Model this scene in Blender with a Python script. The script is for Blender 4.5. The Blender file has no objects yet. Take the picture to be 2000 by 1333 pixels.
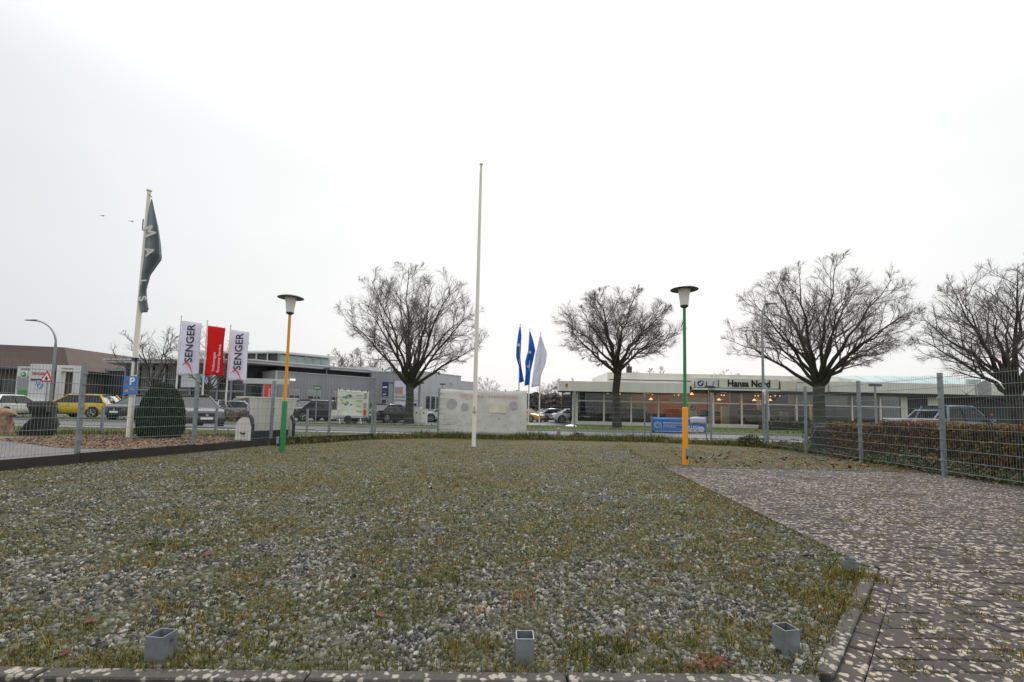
import bpy, bmesh, math, random
import numpy as np
from mathutils import Vector, Matrix
R = math.radians
rnd = random.Random(7)
np.random.seed(7)
S = bpy.context.scene
C = S.collection

# ------------------------------------------------------------------ camera
cam = bpy.data.cameras.new('camera'); co = bpy.data.objects.new('camera', cam); C.objects.link(co)
cam.sensor_width = 36.0; cam.lens = 36.0 * 889 / 2000; cam.shift_y = 0.0353
cam.clip_start = 0.05; cam.clip_end = 4000
co.matrix_world = (Matrix.Translation((0, 0, 1.09)) @ Matrix.Rotation(R(90 + 4.24), 4, 'X') @ Matrix.Rotation(0.021, 4, 'Z'))
S.camera = co

# ------------------------------------------------------------------ sky, sun, exposure
SUN_EL, SUN_AZ = R(42), R(12)           # veiled sun, ahead and a little to the right
sd = Vector((math.sin(SUN_AZ) * math.cos(SUN_EL), math.cos(SUN_AZ) * math.cos(SUN_EL), math.sin(SUN_EL)))
w = bpy.data.worlds.new('World'); S.world = w; w.use_nodes = True
nt = w.node_tree; nt.nodes.clear()
def N(t, **k):
    n = nt.nodes.new(t)
    for a, b in k.items(): setattr(n, a, b)
    return n
L = lambda a, b: nt.links.new(a, b)
out = N('ShaderNodeOutputWorld')
sky = N('ShaderNodeTexSky', sky_type='NISHITA', sun_disc=False)
sky.sun_elevation = SUN_EL; sky.sun_rotation = SUN_AZ; sky.air_density = 1.5; sky.dust_density = 4
bg1 = N('ShaderNodeBackground'); bg1.inputs[1].default_value = 0.08; L(sky.outputs[0], bg1.inputs[0])
tc = N('ShaderNodeTexCoord')
dot = N('ShaderNodeVectorMath', operation='DOT_PRODUCT'); dot.inputs[1].default_value = sd; L(tc.outputs['Generated'], dot.inputs[0])
mr = N('ShaderNodeMapRange', interpolation_type='SMOOTHSTEP'); L(dot.outputs['Value'], mr.inputs[0])
mr.inputs[1].default_value = 0.28; mr.inputs[2].default_value = 0.88; mr.inputs[3].default_value = 0.0; mr.inputs[4].default_value = 1.0
mp = N('ShaderNodeMapping'); mp.inputs['Scale'].default_value = (1.0, 1.0, 3.2); L(tc.outputs['Generated'], mp.inputs[0])
nz = N('ShaderNodeTexNoise'); nz.inputs['Scale'].default_value = 1.7; nz.inputs['Detail'].default_value = 3; L(mp.outputs[0], nz.inputs['Vector'])
nm = N('ShaderNodeMapRange'); L(nz.outputs[0], nm.inputs[0]); nm.inputs[1].default_value = 0.3; nm.inputs[2].default_value = 0.7; nm.inputs[3].default_value = -0.10; nm.inputs[4].default_value = 0.10
ad = N('ShaderNodeMath', operation='ADD'); L(mr.outputs[0], ad.inputs[0]); L(nm.outputs[0], ad.inputs[1])
cr = N('ShaderNodeValToRGB'); L(ad.outputs[0], cr.inputs[0])
cr.color_ramp.elements[0].position = 0.0; cr.color_ramp.elements[0].color = (0.515, 0.54, 0.55, 1)
cr.color_ramp.elements[1].position = 1.0; cr.color_ramp.elements[1].color = (0.715, 0.715, 0.715, 1)
# overcast: the cloud is brightest overhead and dims towards the horizon all round
sxyz = N('ShaderNodeSeparateXYZ'); L(tc.outputs['Generated'], sxyz.inputs[0])
zen = N('ShaderNodeMapRange', interpolation_type='SMOOTHSTEP'); L(sxyz.outputs[2], zen.inputs[0])
zen.inputs[1].default_value = 0.42; zen.inputs[2].default_value = 1.0; zen.inputs[3].default_value = 1.0; zen.inputs[4].default_value = 2.4
bg2 = N('ShaderNodeBackground'); L(cr.outputs[0], bg2.inputs[0]); L(zen.outputs[0], bg2.inputs[1])
mx = N('ShaderNodeMixShader'); mx.inputs[0].default_value = 0.94; L(bg1.outputs[0], mx.inputs[1]); L(bg2.outputs[0], mx.inputs[2])
L(mx.outputs[0], out.inputs[0])
sl = bpy.data.lights.new('sun', 'SUN'); sl.energy = 0.8; sl.angle = R(25); sl.color = (1, 0.97, 0.93)
so = bpy.data.objects.new('sun', sl); C.objects.link(so); so.rotation_euler = sd.to_track_quat('Z', 'Y').to_euler(); so.location = (0, 0, 40)
S.view_settings.view_transform = 'Standard'; S.view_settings.look = 'None'; S.view_settings.gamma = 1; S.view_settings.exposure = 0.48
S.view_settings.use_curve_mapping = False
S.render.engine = 'CYCLES'

# ------------------------------------------------------------------ materials
class NB:
    def __init__(s, name):
        s.m = bpy.data.materials.new(name); s.m.use_nodes = True; s.t = s.m.node_tree; s.t.nodes.clear()
        s.o = s.n('ShaderNodeOutputMaterial'); s.p = s.n('ShaderNodeBsdfPrincipled'); s.l(s.p.outputs[0], s.o.inputs[0])
        s.g = s.n('ShaderNodeNewGeometry')
    def n(s, t, **k):
        n = s.t.nodes.new(t)
        for a, b in k.items(): setattr(n, a, b)
        return n
    def l(s, a, b): s.t.links.new(a, b)
    def noise(s, scale, detail=4, rough=0.55, vec=None):
        n = s.n('ShaderNodeTexNoise'); n.inputs['Scale'].default_value = scale; n.inputs['Detail'].default_value = detail; n.inputs['Roughness'].default_value = rough
        s.l(vec or s.g.outputs['Position'], n.inputs['Vector']); return n.outputs[0]
    def voro(s, scale, feature='F1', outp='Color', vec=None):
        n = s.n('ShaderNodeTexVoronoi', feature=feature); n.inputs['Scale'].default_value = scale
        s.l(vec or s.g.outputs['Position'], n.inputs['Vector']); return n.outputs[outp]
    def ramp(s, fac, stops, interp='LINEAR'):
        n = s.n('ShaderNodeValToRGB'); s.l(fac, n.inputs[0]); e = n.color_ramp; e.interpolation = interp
        while len(e.elements) < len(stops): e.elements.new(0.5)
        for el, (p, c) in zip(e.elements, stops):
            el.position = p; el.color = (c, c, c, 1) if isinstance(c, (int, float)) else (*c, 1)
        return n.outputs[0]
    def mix(s, fac, a, b, mode='MIX'):
        n = s.n('ShaderNodeMix', data_type='RGBA', blend_type=mode)
        for k, v in ((0, fac), (6, a), (7, b)):
            if isinstance(v, (int, float)): n.inputs[k].default_value = v
            elif isinstance(v, tuple): n.inputs[k].default_value = (*v, 1)
            else: s.l(v, n.inputs[k])
        return n.outputs[2]
    def bump(s, h, strength=0.3, dist=0.01):
        n = s.n('ShaderNodeBump'); n.inputs['Strength'].default_value = strength; n.inputs['Distance'].default_value = dist
        s.l(h, n.inputs['Height']); s.l(n.outputs[0], s.p.inputs['Normal'])
    def fin(s, col, rough=0.7, metal=0.0, spec=0.5):
        if isinstance(col, tuple): s.p.inputs['Base Color'].default_value = (*col, 1)
        else: s.l(col, s.p.inputs['Base Color'])
        if isinstance(rough, (int, float)): s.p.inputs['Roughness'].default_value = rough
        else: s.l(rough, s.p.inputs['Roughness'])
        s.p.inputs['Metallic'].default_value = metal; s.p.inputs['Specular IOR Level'].default_value = spec
        return s.m
M = {}
def plain(name, col, rough=0.6, metal=0.0, var=0.18, scale=3.0, bump=0.0, spec=0.5, streak=False):
    b = NB(name)
    vec = None
    if streak:
        m_ = b.n('ShaderNodeMapping'); m_.inputs['Scale'].default_value = (1, 1, 0.12); b.l(b.g.outputs['Position'], m_.inputs[0]); vec = m_.outputs[0]
    f = b.noise(scale, 6, 0.65, vec)
    lo = tuple(c * (1 - var) for c in col); hi = tuple(min(1, c * (1 + var * 0.6)) for c in col)
    c = b.ramp(f, [(0.3, lo), (0.72, hi)])
    if bump: b.bump(b.noise(scale * 12, 4), bump, 0.01)
    r = b.ramp(f, [(0.3, max(0, rough - 0.08)), (0.7, min(1, rough + 0.08))])
    M[name] = b.fin(c, r, metal, spec); return M[name]
def island(name, stops, rough=0.7, patch=None, spec=0.3, trans=0.0):
    b = NB(name); c = b.ramp(b.g.outputs['Random Per Island'], stops)
    if patch: c = b.mix(b.ramp(b.noise(patch[0], 3), [(0.42, 0.0), (0.62, 1.0)]), c, b.mix(0.65, c, patch[1]))
    if trans: b.p.inputs['Transmission Weight'].default_value = 0.0; b.p.inputs['Subsurface Weight'].default_value = 0.0
    M[name] = b.fin(c, rough, 0, spec); return M[name]

plain('galv', (0.30, 0.32, 0.335), 0.5, 0.35, 0.22, 9)
plain('wire', (0.27, 0.30, 0.31), 0.55, 0.3, 0.1, 4)
plain('stub', (0.26, 0.28, 0.30), 0.5, 0.5, 0.3, 14, 0.1)
plain('white_paint', (0.82, 0.80, 0.74), 0.5, 0, 0.14, 2.5, streak=True)
plain('pole_white', (0.84, 0.81, 0.72), 0.45, 0, 0.16, 2.0, streak=True)
plain('bmw_white', (0.80, 0.775, 0.71), 0.55, 0, 0.12, 0.9, streak=True)
plain('clean_white', (0.86, 0.86, 0.85), 0.5, 0, 0.05, 2)
plain('orange', (0.90, 0.34, 0.012), 0.42, 0, 0.14, 3.5, streak=True)
plain('green', (0.03, 0.23, 0.075), 0.42, 0, 0.2, 3.5, streak=True)
plain('dark_metal', (0.085, 0.09, 0.095), 0.5, 0.3, 0.2, 6)
plain('black', (0.018, 0.018, 0.019), 0.5, 0, 0.2, 5)
plain('rubber', (0.016, 0.016, 0.016), 0.8, 0, 0.2, 10)
plain('opal', (0.86, 0.83, 0.81), 0.35, 0, 0.08, 6)
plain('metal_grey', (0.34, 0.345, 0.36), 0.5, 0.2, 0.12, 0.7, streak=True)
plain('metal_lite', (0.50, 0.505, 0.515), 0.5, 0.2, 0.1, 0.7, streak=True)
plain('fascia', (0.68, 0.68, 0.67), 0.45, 0.1, 0.12, 0.8, streak=True)
plain('soffit', (0.045, 0.045, 0.046), 0.7, 0, 0.2, 2)
plain('brown_roof', (0.075, 0.045, 0.035), 0.75, 0, 0.3, 1.4, 0.3)
plain('brown_wall', (0.12, 0.10, 0.085), 0.8, 0, 0.2, 1.5)
plain('concrete', (0.30, 0.29, 0.27), 0.85, 0, 0.3, 3, 0.3)
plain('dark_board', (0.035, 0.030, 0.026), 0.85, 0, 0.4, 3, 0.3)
plain('red', (0.72, 0.02, 0.025), 0.5, 0, 0.12, 3)
def cloth(name, col, var, scale, tr=0.45):
    b = NB(name); f = b.noise(scale, 4, 0.6); c = b.ramp(f, [(0.3, tuple(x * (1 - var) for x in col)), (0.7, tuple(min(1, x * (1 + var * .5)) for x in col))])
    b.fin(c, 0.85, 0, 0.2); tl = b.n('ShaderNodeBsdfTranslucent'); b.l(c, tl.inputs[0]); ms = b.n('ShaderNodeMixShader'); ms.inputs[0].default_value = tr
    b.l(b.p.outputs[0], ms.inputs[1]); b.l(tl.outputs[0], ms.inputs[2]); b.l(ms.outputs[0], b.o.inputs[0]); M[name] = b.m
cloth('flag_white', (0.86, 0.84, 0.93), 0.06, 1.5); cloth('flag_teal', (0.37, 0.415, 0.43), 0.35, 0.9); cloth('flag_blue', (0.06, 0.28, 0.72), 0.35, 0.9)
cloth('flag_red', (0.80, 0.03, 0.035), 0.12, 1.2, 0.35); cloth('banner_white', (0.78, 0.77, 0.74), 0.12, 2.2, 0.35)
plain('red_glass', (0.45, 0.012, 0.012), 0.2, 0, 0.1, 3)
plain('blue', (0.035, 0.21, 0.62), 0.5, 0, 0.15, 3)
plain('blue_dark', (0.02, 0.035, 0.16), 0.5, 0, 0.15, 3)
plain('flag_ink', (0.03, 0.035, 0.06), 0.8)
plain('flag_letter', (0.66, 0.65, 0.62), 0.8, 0, 0.15, 2)
plain('tarp', (0.74, 0.72, 0.61), 0.65, 0, 0.14, 1.3)
plain('banner_grey', (0.46, 0.42, 0.44), 0.7, 0, 0.2, 5)
plain('banner_red', (0.68, 0.42, 0.41), 0.7, 0, 0.2, 9)
plain('banner_haze', (0.55, 0.58, 0.57), 0.7, 0, 0.2, 3)
plain('banner_yel', (0.72, 0.70, 0.60), 0.7, 0, 0.2, 3)
plain('logo_green', (0.04, 0.30, 0.20), 0.7, 0, 0.5, 8)
plain('logo_lime', (0.42, 0.50, 0.10), 0.7, 0, 0.3, 6)
plain('yellow', (0.70, 0.50, 0.01), 0.3, 0, 0.06, 2)
plain('sign_red', (0.62, 0.02, 0.03), 0.45, 0, 0.1, 5)
plain('amber', (0.75, 0.32, 0.06), 0.5, 0, 0.1, 5)
plain('skoda_green', (0.02, 0.30, 0.07), 0.5, 0, 0.15, 4)
plain('brick_dark', (0.06, 0.055, 0.05), 0.8, 0, 0.3, 3)
plain('interior_wall', (0.34, 0.16, 0.06), 0.8, 0, 0.3, 0.5)
plain('interior_floor', (0.22, 0.21, 0.20), 0.35, 0, 0.1, 0.5)
plain('skylight', (0.42, 0.56, 0.53), 0.3, 0, 0.12, 1.2)
plain('shutter', (0.36, 0.34, 0.32), 0.6, 0, 0.1, 4)
plain('wood_pale', (0.34, 0.30, 0.24), 0.85, 0, 0.3, 6, 0.3)
plain('chrome', (0.6, 0.6, 0.62), 0.25, 0.9, 0.1, 4)
plain('rim', (0.32, 0.32, 0.33), 0.35, 0.8, 0.1, 8)
def paint(name, col, rough=0.28):
    b = NB(name); b.p.inputs['Coat Weight'].default_value = 0.6; b.p.inputs['Coat Roughness'].default_value = 0.12
    M[name] = b.fin(b.ramp(b.noise(1.6, 3), [(0.3, tuple(c * 0.88 for c in col)), (0.7, col)]), rough, 0.15); return M[name]
for k, c in dict(p_yellow=(0.74, 0.50, 0.015), p_grey=(0.13, 0.13, 0.14), p_dark=(0.035, 0.037, 0.042), p_black=(0.015, 0.015, 0.017),
                 p_white=(0.74, 0.74, 0.76), p_silver=(0.40, 0.41, 0.42), p_blue=(0.17, 0.21, 0.27), p_orange=(0.75, 0.36, 0.03), p_navy=(0.03, 0.04, 0.075)).items(): paint(k, c)
b = NB('car_glass'); M['car_glass'] = b.fin(b.ramp(b.noise(1.1, 2), [(0.3, (0.008, 0.009, 0.010)), (0.7, (0.022, 0.026, 0.027))]), 0.08, 0, 0.45)
b = NB('head_glass'); M['head_glass'] = b.fin(b.ramp(b.noise(9, 2), [(0.3, (0.45, 0.47, 0.48)), (0.7, (0.75, 0.77, 0.78))]), 0.1, 0, 0.8)
b = NB('dark_glass'); M['dark_glass'] = b.fin(b.ramp(b.noise(0.5, 3), [(0.3, (0.012, 0.013, 0.013)), (0.7, (0.045, 0.045, 0.042))]), 0.1, 0, 0.6)
def see_through(name, tint, refl):
    b = NB(name); tr = b.n('ShaderNodeBsdfTransparent'); gl = b.n('ShaderNodeBsdfGlossy'); gl.inputs['Roughness'].default_value = 0.03
    tr.inputs[0].default_value = (*tint, 1)
    fr = b.n('ShaderNodeFresnel'); fr.inputs[0].default_value = 1.5
    mm = b.n('ShaderNodeMath', operation='MULTIPLY_ADD'); b.l(fr.outputs[0], mm.inputs[0]); mm.inputs[1].default_value = 1.0; mm.inputs[2].default_value = refl
    ms = b.n('ShaderNodeMixShader'); b.l(mm.outputs[0], ms.inputs[0]); b.l(tr.outputs[0], ms.inputs[1]); b.l(gl.outputs[0], ms.inputs[2])
    b.t.nodes.remove(b.p); b.l(ms.outputs[0], b.o.inputs[0]); M[name] = b.m
see_through('pane', (0.86, 0.87, 0.86), 0.0)
see_through('pane_green', (0.66, 0.80, 0.76), 0.25)
def emit(name, col, st):
    b = NB(name); e = b.n('ShaderNodeEmission'); e.inputs[0].default_value = (*col, 1); e.inputs[1].default_value = st
    b.t.nodes.remove(b.p); b.l(e.outputs[0], b.o.inputs[0]); M[name] = b.m
emit('lamp_warm', (1.0, 0.50, 0.16), 1.6)
emit('lamp_cool', (0.95, 0.97, 0.85), 1.0)
# bark
b = NB('bark'); v = b.noise(14, 6, 0.7); c = b.ramp(v, [(0.3, (0.020, 0.018, 0.014)), (0.7, (0.062, 0.055, 0.042))])
c = b.mix(b.ramp(b.noise(2.5, 3), [(0.45, 0.0), (0.7, 0.75)]), c, (0.062, 0.062, 0.028)); b.bump(v, 0.5, 0.03); M['bark'] = b.fin(c, 0.9)
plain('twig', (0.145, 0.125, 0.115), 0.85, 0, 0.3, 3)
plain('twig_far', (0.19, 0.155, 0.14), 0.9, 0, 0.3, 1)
# gravel lot: small grey chippings between moss and thin grass
b = NB('gravel')
cell = b.voro(62, 'F1', 'Color'); sep = b.n('ShaderNodeSeparateColor'); b.l(cell, sep.inputs[0])
stone = b.ramp(sep.outputs[0], [(0.0, (0.035, 0.036, 0.034)), (0.45, (0.115, 0.113, 0.10)), (0.8, (0.215, 0.21, 0.188)), (1.0, (0.36, 0.34, 0.30))])
edge = b.voro(62, 'DISTANCE_TO_EDGE', 'Distance')
stone = b.mix(b.ramp(edge, [(0.0, 0.85), (0.13, 0.0)]), stone, (0.035, 0.036, 0.028))
moss_f = b.noise(26, 5, 0.7); moss = b.ramp(moss_f, [(0.3, (0.05, 0.054, 0.016)), (0.5, (0.115, 0.108, 0.03)), (0.72, (0.235, 0.19, 0.055))])
big = b.noise(0.55, 5, 0.6); mid = b.noise(5.0, 5, 0.68)
add = b.n('ShaderNodeMath', operation='MULTIPLY_ADD'); b.l(mid, add.inputs[0]); add.inputs[1].default_value = 1.15; b.l(big, add.inputs[2])
mask = b.ramp(add.outputs[0], [(0.99, 0.0), (1.12, 0.9)])
c = b.mix(mask, stone, moss)
c = b.mix(0.10, c, (0.012, 0.013, 0.008))
c = b.mix(b.ramp(b.noise(3.1, 5, 0.7), [(0.54, 0.0), (0.66, 0.65)]), c, (0.24, 0.15, 0.04))
c = b.mix(b.ramp(b.noise(11, 4, 0.7), [(0.35, 0.4), (0.55, 0.0)]), c, (0.04, 0.042, 0.03))
b.bump(edge, 0.8, 0.02); M['gravel'] = b.fin(c, 0.92, 0, 0.25)
island('stone', [(0.0, (0.012, 0.013, 0.012)), (0.35, (0.055, 0.055, 0.050)), (0.65, (0.135, 0.133, 0.118)), (0.9, (0.26, 0.25, 0.222)), (1.0, (0.40, 0.37, 0.33))], 0.85, (3.2, (0.085, 0.085, 0.035)))
island('grass', [(0.0, (0.042, 0.058, 0.011)), (0.4, (0.10, 0.112, 0.02)), (0.75, (0.19, 0.168, 0.036)), (1.0, (0.31, 0.21, 0.06))], 0.8, (0.9, (0.21, 0.15, 0.035)))
island('grass_green', [(0.0, (0.04, 0.065, 0.011)), (0.6, (0.075, 0.11, 0.018)), (1.0, (0.15, 0.16, 0.035))], 0.75)
island('grass_dry', [(0.0, (0.14, 0.11, 0.025)), (0.5, (0.26, 0.17, 0.04)), (1.0, (0.36, 0.17, 0.035))], 0.8)
island('verge_grass', [(0.0, (0.04, 0.065, 0.014)), (0.5, (0.085, 0.115, 0.022)), (0.85, (0.17, 0.17, 0.04)), (1.0, (0.24, 0.15, 0.05))], 0.8)
island('leaf_brown', [(0.0, (0.06, 0.02, 0.010)), (0.5, (0.14, 0.04, 0.015)), (1.0, (0.24, 0.09, 0.03))], 0.7)
island('hedge_leaf', [(0.0, (0.045, 0.022, 0.012)), (0.35, (0.20, 0.062, 0.018)), (0.65, (0.32, 0.13, 0.03)), (0.85, (0.17, 0.145, 0.028)), (1.0, (0.30, 0.24, 0.05))], 0.7, (1.1, (0.15, 0.12, 0.03)))
island('evergreen', [(0.0, (0.008, 0.022, 0.010)), (0.6, (0.018, 0.042, 0.016)), (1.0, (0.04, 0.075, 0.022))], 0.7)
island('bramble', [(0.0, (0.03, 0.06, 0.018)), (0.5, (0.06, 0.10, 0.03)), (0.8, (0.14, 0.06, 0.03)), (1.0, (0.25, 0.2, 0.13))], 0.7)
island('chips', [(0.0, (0.07, 0.04, 0.025)), (0.5, (0.17, 0.10, 0.06)), (1.0, (0.32, 0.22, 0.14))], 0.85)
# paving with lichen
def paving(name, base, spots):
    b = NB(name); g = b.noise(60, 4, 0.7)
    c = b.ramp(g, [(0.3, tuple(x * 0.72 for x in base)), (0.7, tuple(x * 1.25 for x in base))])
    c = b.mix(b.ramp(b.g.outputs['Random Per Island'], [(0, 0.0), (1, 0.55)]), c, tuple(x * 0.6 for x in base))
    mp = b.n('ShaderNodeMapping'); b.l(b.g.outputs['Position'], mp.inputs[0]); mp.inputs['Scale'].default_value = (1, 1.0, 1)
    dn = b.n('ShaderNodeTexNoise'); dn.inputs['Scale'].default_value = 60; dn.inputs['Detail'].default_value = 4; b.l(b.g.outputs['Position'], dn.inputs['Vector'])
    vm = b.n('ShaderNodeVectorMath', operation='MULTIPLY_ADD'); b.l(dn.outputs['Color'], vm.inputs[0]); vm.inputs[1].default_value = (0.03, 0.03, 0.0); b.l(mp.outputs[0], vm.inputs[2])
    d = b.voro(31, 'F1', 'Distance', vm.outputs[0]); colr = b.voro(31, 'F1', 'Color', vm.outputs[0])
    sp = b.n('ShaderNodeSeparateColor'); b.l(colr, sp.inputs[0])
    size = b.ramp(sp.outputs[0], [(0.15, 0.05), (1.0, 0.66)])
    dens = b.ramp(b.noise(1.3, 4, 0.6), [(0.28, 0.55), (0.52, 1.12)])
    m1 = b.n('ShaderNodeMath', operation='MULTIPLY'); b.l(size, m1.inputs[0]); b.l(dens, m1.inputs[1])
    m2 = b.n('ShaderNodeMath', operation='SUBTRACT'); b.l(m1.outputs[0], m2.inputs[0]); b.l(d, m2.inputs[1])
    f = b.ramp(m2.outputs[0], [(-0.0, 0.0), (0.16, 0.92)])
    c = b.mix(f, c, b.ramp(g, [(0.35, tuple(x * 0.78 for x in spots)), (0.7, spots)]))
    c = b.mix(b.ramp(b.noise(2.2, 5, 0.65), [(0.58, 0.0), (0.75, 0.45)]), c, (0.10, 0.10, 0.035))
    b.bump(g, 0.25, 0.004); M[name] = b.fin(c, 0.85, 0, 0.3)
paving('paver', (0.070, 0.059, 0.053), (0.46, 0.40, 0.335))
paving('kerb_c', (0.085, 0.076, 0.068), (0.40, 0.36, 0.31))
b = NB('joint'); M['joint'] = b.fin(b.ramp(b.noise(6, 5, 0.7), [(0.4, (0.02, 0.018, 0.013)), (0.58, (0.04, 0.04, 0.015)), (0.78, (0.09, 0.085, 0.025))]), 0.95)
def sett(name, base, scale):
    b = NB(name); br = b.n('ShaderNodeTexBrick'); b.l(b.g.outputs['Position'], br.inputs['Vector']); br.inputs['Scale'].default_value = scale
    br.inputs['Mortar Size'].default_value = 0.03; br.inputs['Color1'].default_value = (*[x * 0.85 for x in base], 1); br.inputs['Color2'].default_value = (*[x * 1.12 for x in base], 1); br.inputs['Mortar'].default_value = (*[x * 0.5 for x in base], 1)
    c = b.mix(b.ramp(b.noise(0.7, 5), [(0.4, 0.0), (0.7, 0.5)]), br.outputs[0], tuple(x * 0.72 for x in base))
    M[name] = b.fin(c, 0.85)
sett('yard_setts', (0.17, 0.16, 0.155), 4.0)
sett('sidewalk', (0.30, 0.285, 0.28), 2.2)
def tarmac(name, col):
    b = NB(name); f = b.noise(0.8, 6, 0.7); g = b.noise(90, 3)
    c = b.mix(0.35, b.ramp(f, [(0.3, tuple(x * 0.8 for x in col)), (0.7, tuple(x * 1.2 for x in col))]), b.ramp(g, [(0.3, tuple(x * 0.6 for x in col)), (0.7, tuple(x * 1.4 for x in col))]))
    b.bump(g, 0.2, 0.005); M[name] = b.fin(c, b.ramp(f, [(0.35, 0.42), (0.65, 0.75)]))
tarmac('road', (0.105, 0.105, 0.11)); tarmac('asphalt', (0.12, 0.118, 0.12))
def turf(name, a, d, e):
    b = NB(name); f = b.noise(1.1, 6, 0.65); g = b.noise(40, 4, 0.7)
    c = b.mix(0.5, b.ramp(f, [(0.3, a), (0.55, d), (0.75, e)]), b.ramp(g, [(0.3, a), (0.6, d), (0.8, e)]))
    b.bump(g, 0.6, 0.04); M[name] = b.fin(c, 0.95, 0, 0.2)
turf('lawn', (0.045, 0.075, 0.012), (0.085, 0.12, 0.02), (0.16, 0.15, 0.035))
turf('verge', (0.05, 0.06, 0.018), (0.10, 0.10, 0.03), (0.17, 0.12, 0.045))
turf('mulch', (0.10, 0.055, 0.035), (0.20, 0.12, 0.075), (0.30, 0.20, 0.13))
turf('earth', (0.06, 0.055, 0.03), (0.10, 0.09, 0.05), (0.14, 0.12, 0.07))
b = NB('boulder'); v = b.noise(7, 6, 0.7); b.bump(v, 0.8, 0.05); M['boulder'] = b.fin(b.ramp(v, [(0.3, (0.10, 0.045, 0.025)), (0.5, (0.28, 0.16, 0.10)), (0.7, (0.42, 0.33, 0.24))]), 0.85)
b = NB('dark_stone'); v = b.noise(9, 6, 0.7); b.bump(v, 0.8, 0.05); M['dark_stone'] = b.fin(b.ramp(v, [(0.3, (0.008, 0.009, 0.008)), (0.6, (0.025, 0.026, 0.022)), (0.8, (0.06, 0.05, 0.04))]), 0.8)

# ------------------------------------------------------------------ mesh helpers
def smooth(me, ang=40):
    if len(me.polygons):
        me.shade_smooth(); me.set_sharp_from_angle(angle=R(ang))
def root_of(o):
    while o.parent: o = o.parent
    return o
class MB:
    def __init__(s): s.v = []; s.f = []
    def add(s, v, f):
        k = len(s.v); s.v += [tuple(p) for p in v]; s.f += [tuple(i + k for i in q) for q in f]; return s
    def box(s, x0, x1, y0, y1, z0, z1):
        return s.add([(x0, y0, z0), (x1, y0, z0), (x1, y1, z0), (x0, y1, z0), (x0, y0, z1), (x1, y0, z1), (x1, y1, z1), (x0, y1, z1)],
                     [(3, 2, 1, 0), (4, 5, 6, 7), (0, 1, 5, 4), (1, 2, 6, 5), (2, 3, 7, 6), (3, 0, 4, 7)])
    def bar(s, a, b, t, z0, z1):        # upright slab along the plan line a-b, thickness t
        a = Vector((a[0], a[1])); b = Vector((b[0], b[1])); d = (b - a).normalized(); n = Vector((-d.y, d.x)) * t / 2
        p = [a - n, b - n, b + n, a + n]
        return s.prism([(q.x, q.y) for q in p], z0, z1)
    def prism(s, poly, z0, z1):
        n = len(poly); ar = sum(poly[i][0] * poly[(i + 1) % n][1] - poly[(i + 1) % n][0] * poly[i][1] for i in range(n))
        if ar < 0: poly = poly[::-1]
        return s.add([(x, y, z0) for x, y in poly] + [(x, y, z1) for x, y in poly],
                     [tuple(range(n - 1, -1, -1)), tuple(range(n, 2 * n))] + [(i, (i + 1) % n, n + (i + 1) % n, n + i) for i in range(n)])
    def extr(s, poly, y0, y1):          # polygon in x-z, depth along y
        n = len(poly)
        return s.add([(x, y0, z) for x, z in poly] + [(x, y1, z) for x, z in poly],
                     [tuple(range(n)), tuple(range(2 * n - 1, n - 1, -1))] + [((i + 1) % n, i, n + i, n + (i + 1) % n) for i in range(n)])
    def tube(s, pts, rad, n=6, cap=True):
        pts = [Vector(p) for p in pts]
        if isinstance(rad, (int, float)): rad = [rad] * len(pts)
        k = len(s.v); u = None
        for i, p in enumerate(pts):
            t = (pts[min(i + 1, len(pts) - 1)] - pts[max(i - 1, 0)]).normalized()
            if u is None: u = t.orthogonal().normalized()
            else: u = (u - t * u.dot(t)).normalized()
            w_ = t.cross(u)
            for j in range(n):
                a = 2 * math.pi * j / n; q = p + (u * math.cos(a) + w_ * math.sin(a)) * rad[i]; s.v.append((q.x, q.y, q.z))
        for i in range(len(pts) - 1):
            for j in range(n):
                a = k + i * n + j; b_ = k + i * n + (j + 1) % n; s.f.append((a, b_, b_ + n, a + n))
        if cap:
            s.f.append(tuple(range(k + n - 1, k - 1, -1))); e = k + (len(pts) - 1) * n; s.f.append(tuple(range(e, e + n)))
        return s
    def lathe(s, prof, c=(0, 0, 0), n=20, axis='z'):
        k = len(s.v)
        for r_, h in prof:
            for j in range(n):
                a = 2 * math.pi * j / n; x, y = r_ * math.cos(a), r_ * math.sin(a)
                p = (x, y, h) if axis == 'z' else (x, -h, y)
                s.v.append((p[0] + c[0], p[1] + c[1], p[2] + c[2]))
        for i in range(len(prof) - 1):
            for j in range(n):
                a = k + i * n + j; b_ = k + i * n + (j + 1) % n; s.f.append((a, b_, b_ + n, a + n))
        s.f.append(tuple(range(k + n - 1, k - 1, -1))); e = k + (len(prof) - 1) * n; s.f.append(tuple(range(e, e + n)))
        return s
    def grid(s, fn, nu, nv, thick=0.0):
        k = len(s.v)
        for i in range(nu + 1):
            for j in range(nv + 1): s.v.append(tuple(fn(i / nu, j / nv)))
        for i in range(nu):
            for j in range(nv):
                a = k + i * (nv + 1) + j; s.f.append((a, a + nv + 1, a + nv + 2, a + 1))
        return s
    def mesh(s, name, mat, off=(0, 0, 0), sm=True, ang=40):
        me = bpy.data.meshes.new(name)
        me.from_pydata([(x - off[0], y - off[1], z - off[2]) for x, y, z in s.v] if any(off) else s.v, [], s.f)
        me.materials.append(M[mat] if isinstance(mat, str) else mat)
        if sm: smooth(me, ang)
        return me
    def build(s, name, mat, parent=None, sm=True, ang=40, solid=0.0):
        off = tuple(root_of(parent).location) if parent else (0, 0, 0)
        o = bpy.data.objects.new(name, s.mesh(name, mat, off, sm, ang)); C.objects.link(o)
        if parent: o.parent = parent
        if solid:
            m_ = o.modifiers.new('thickness', 'SOLIDIFY'); m_.thickness = solid
        return o
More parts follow.
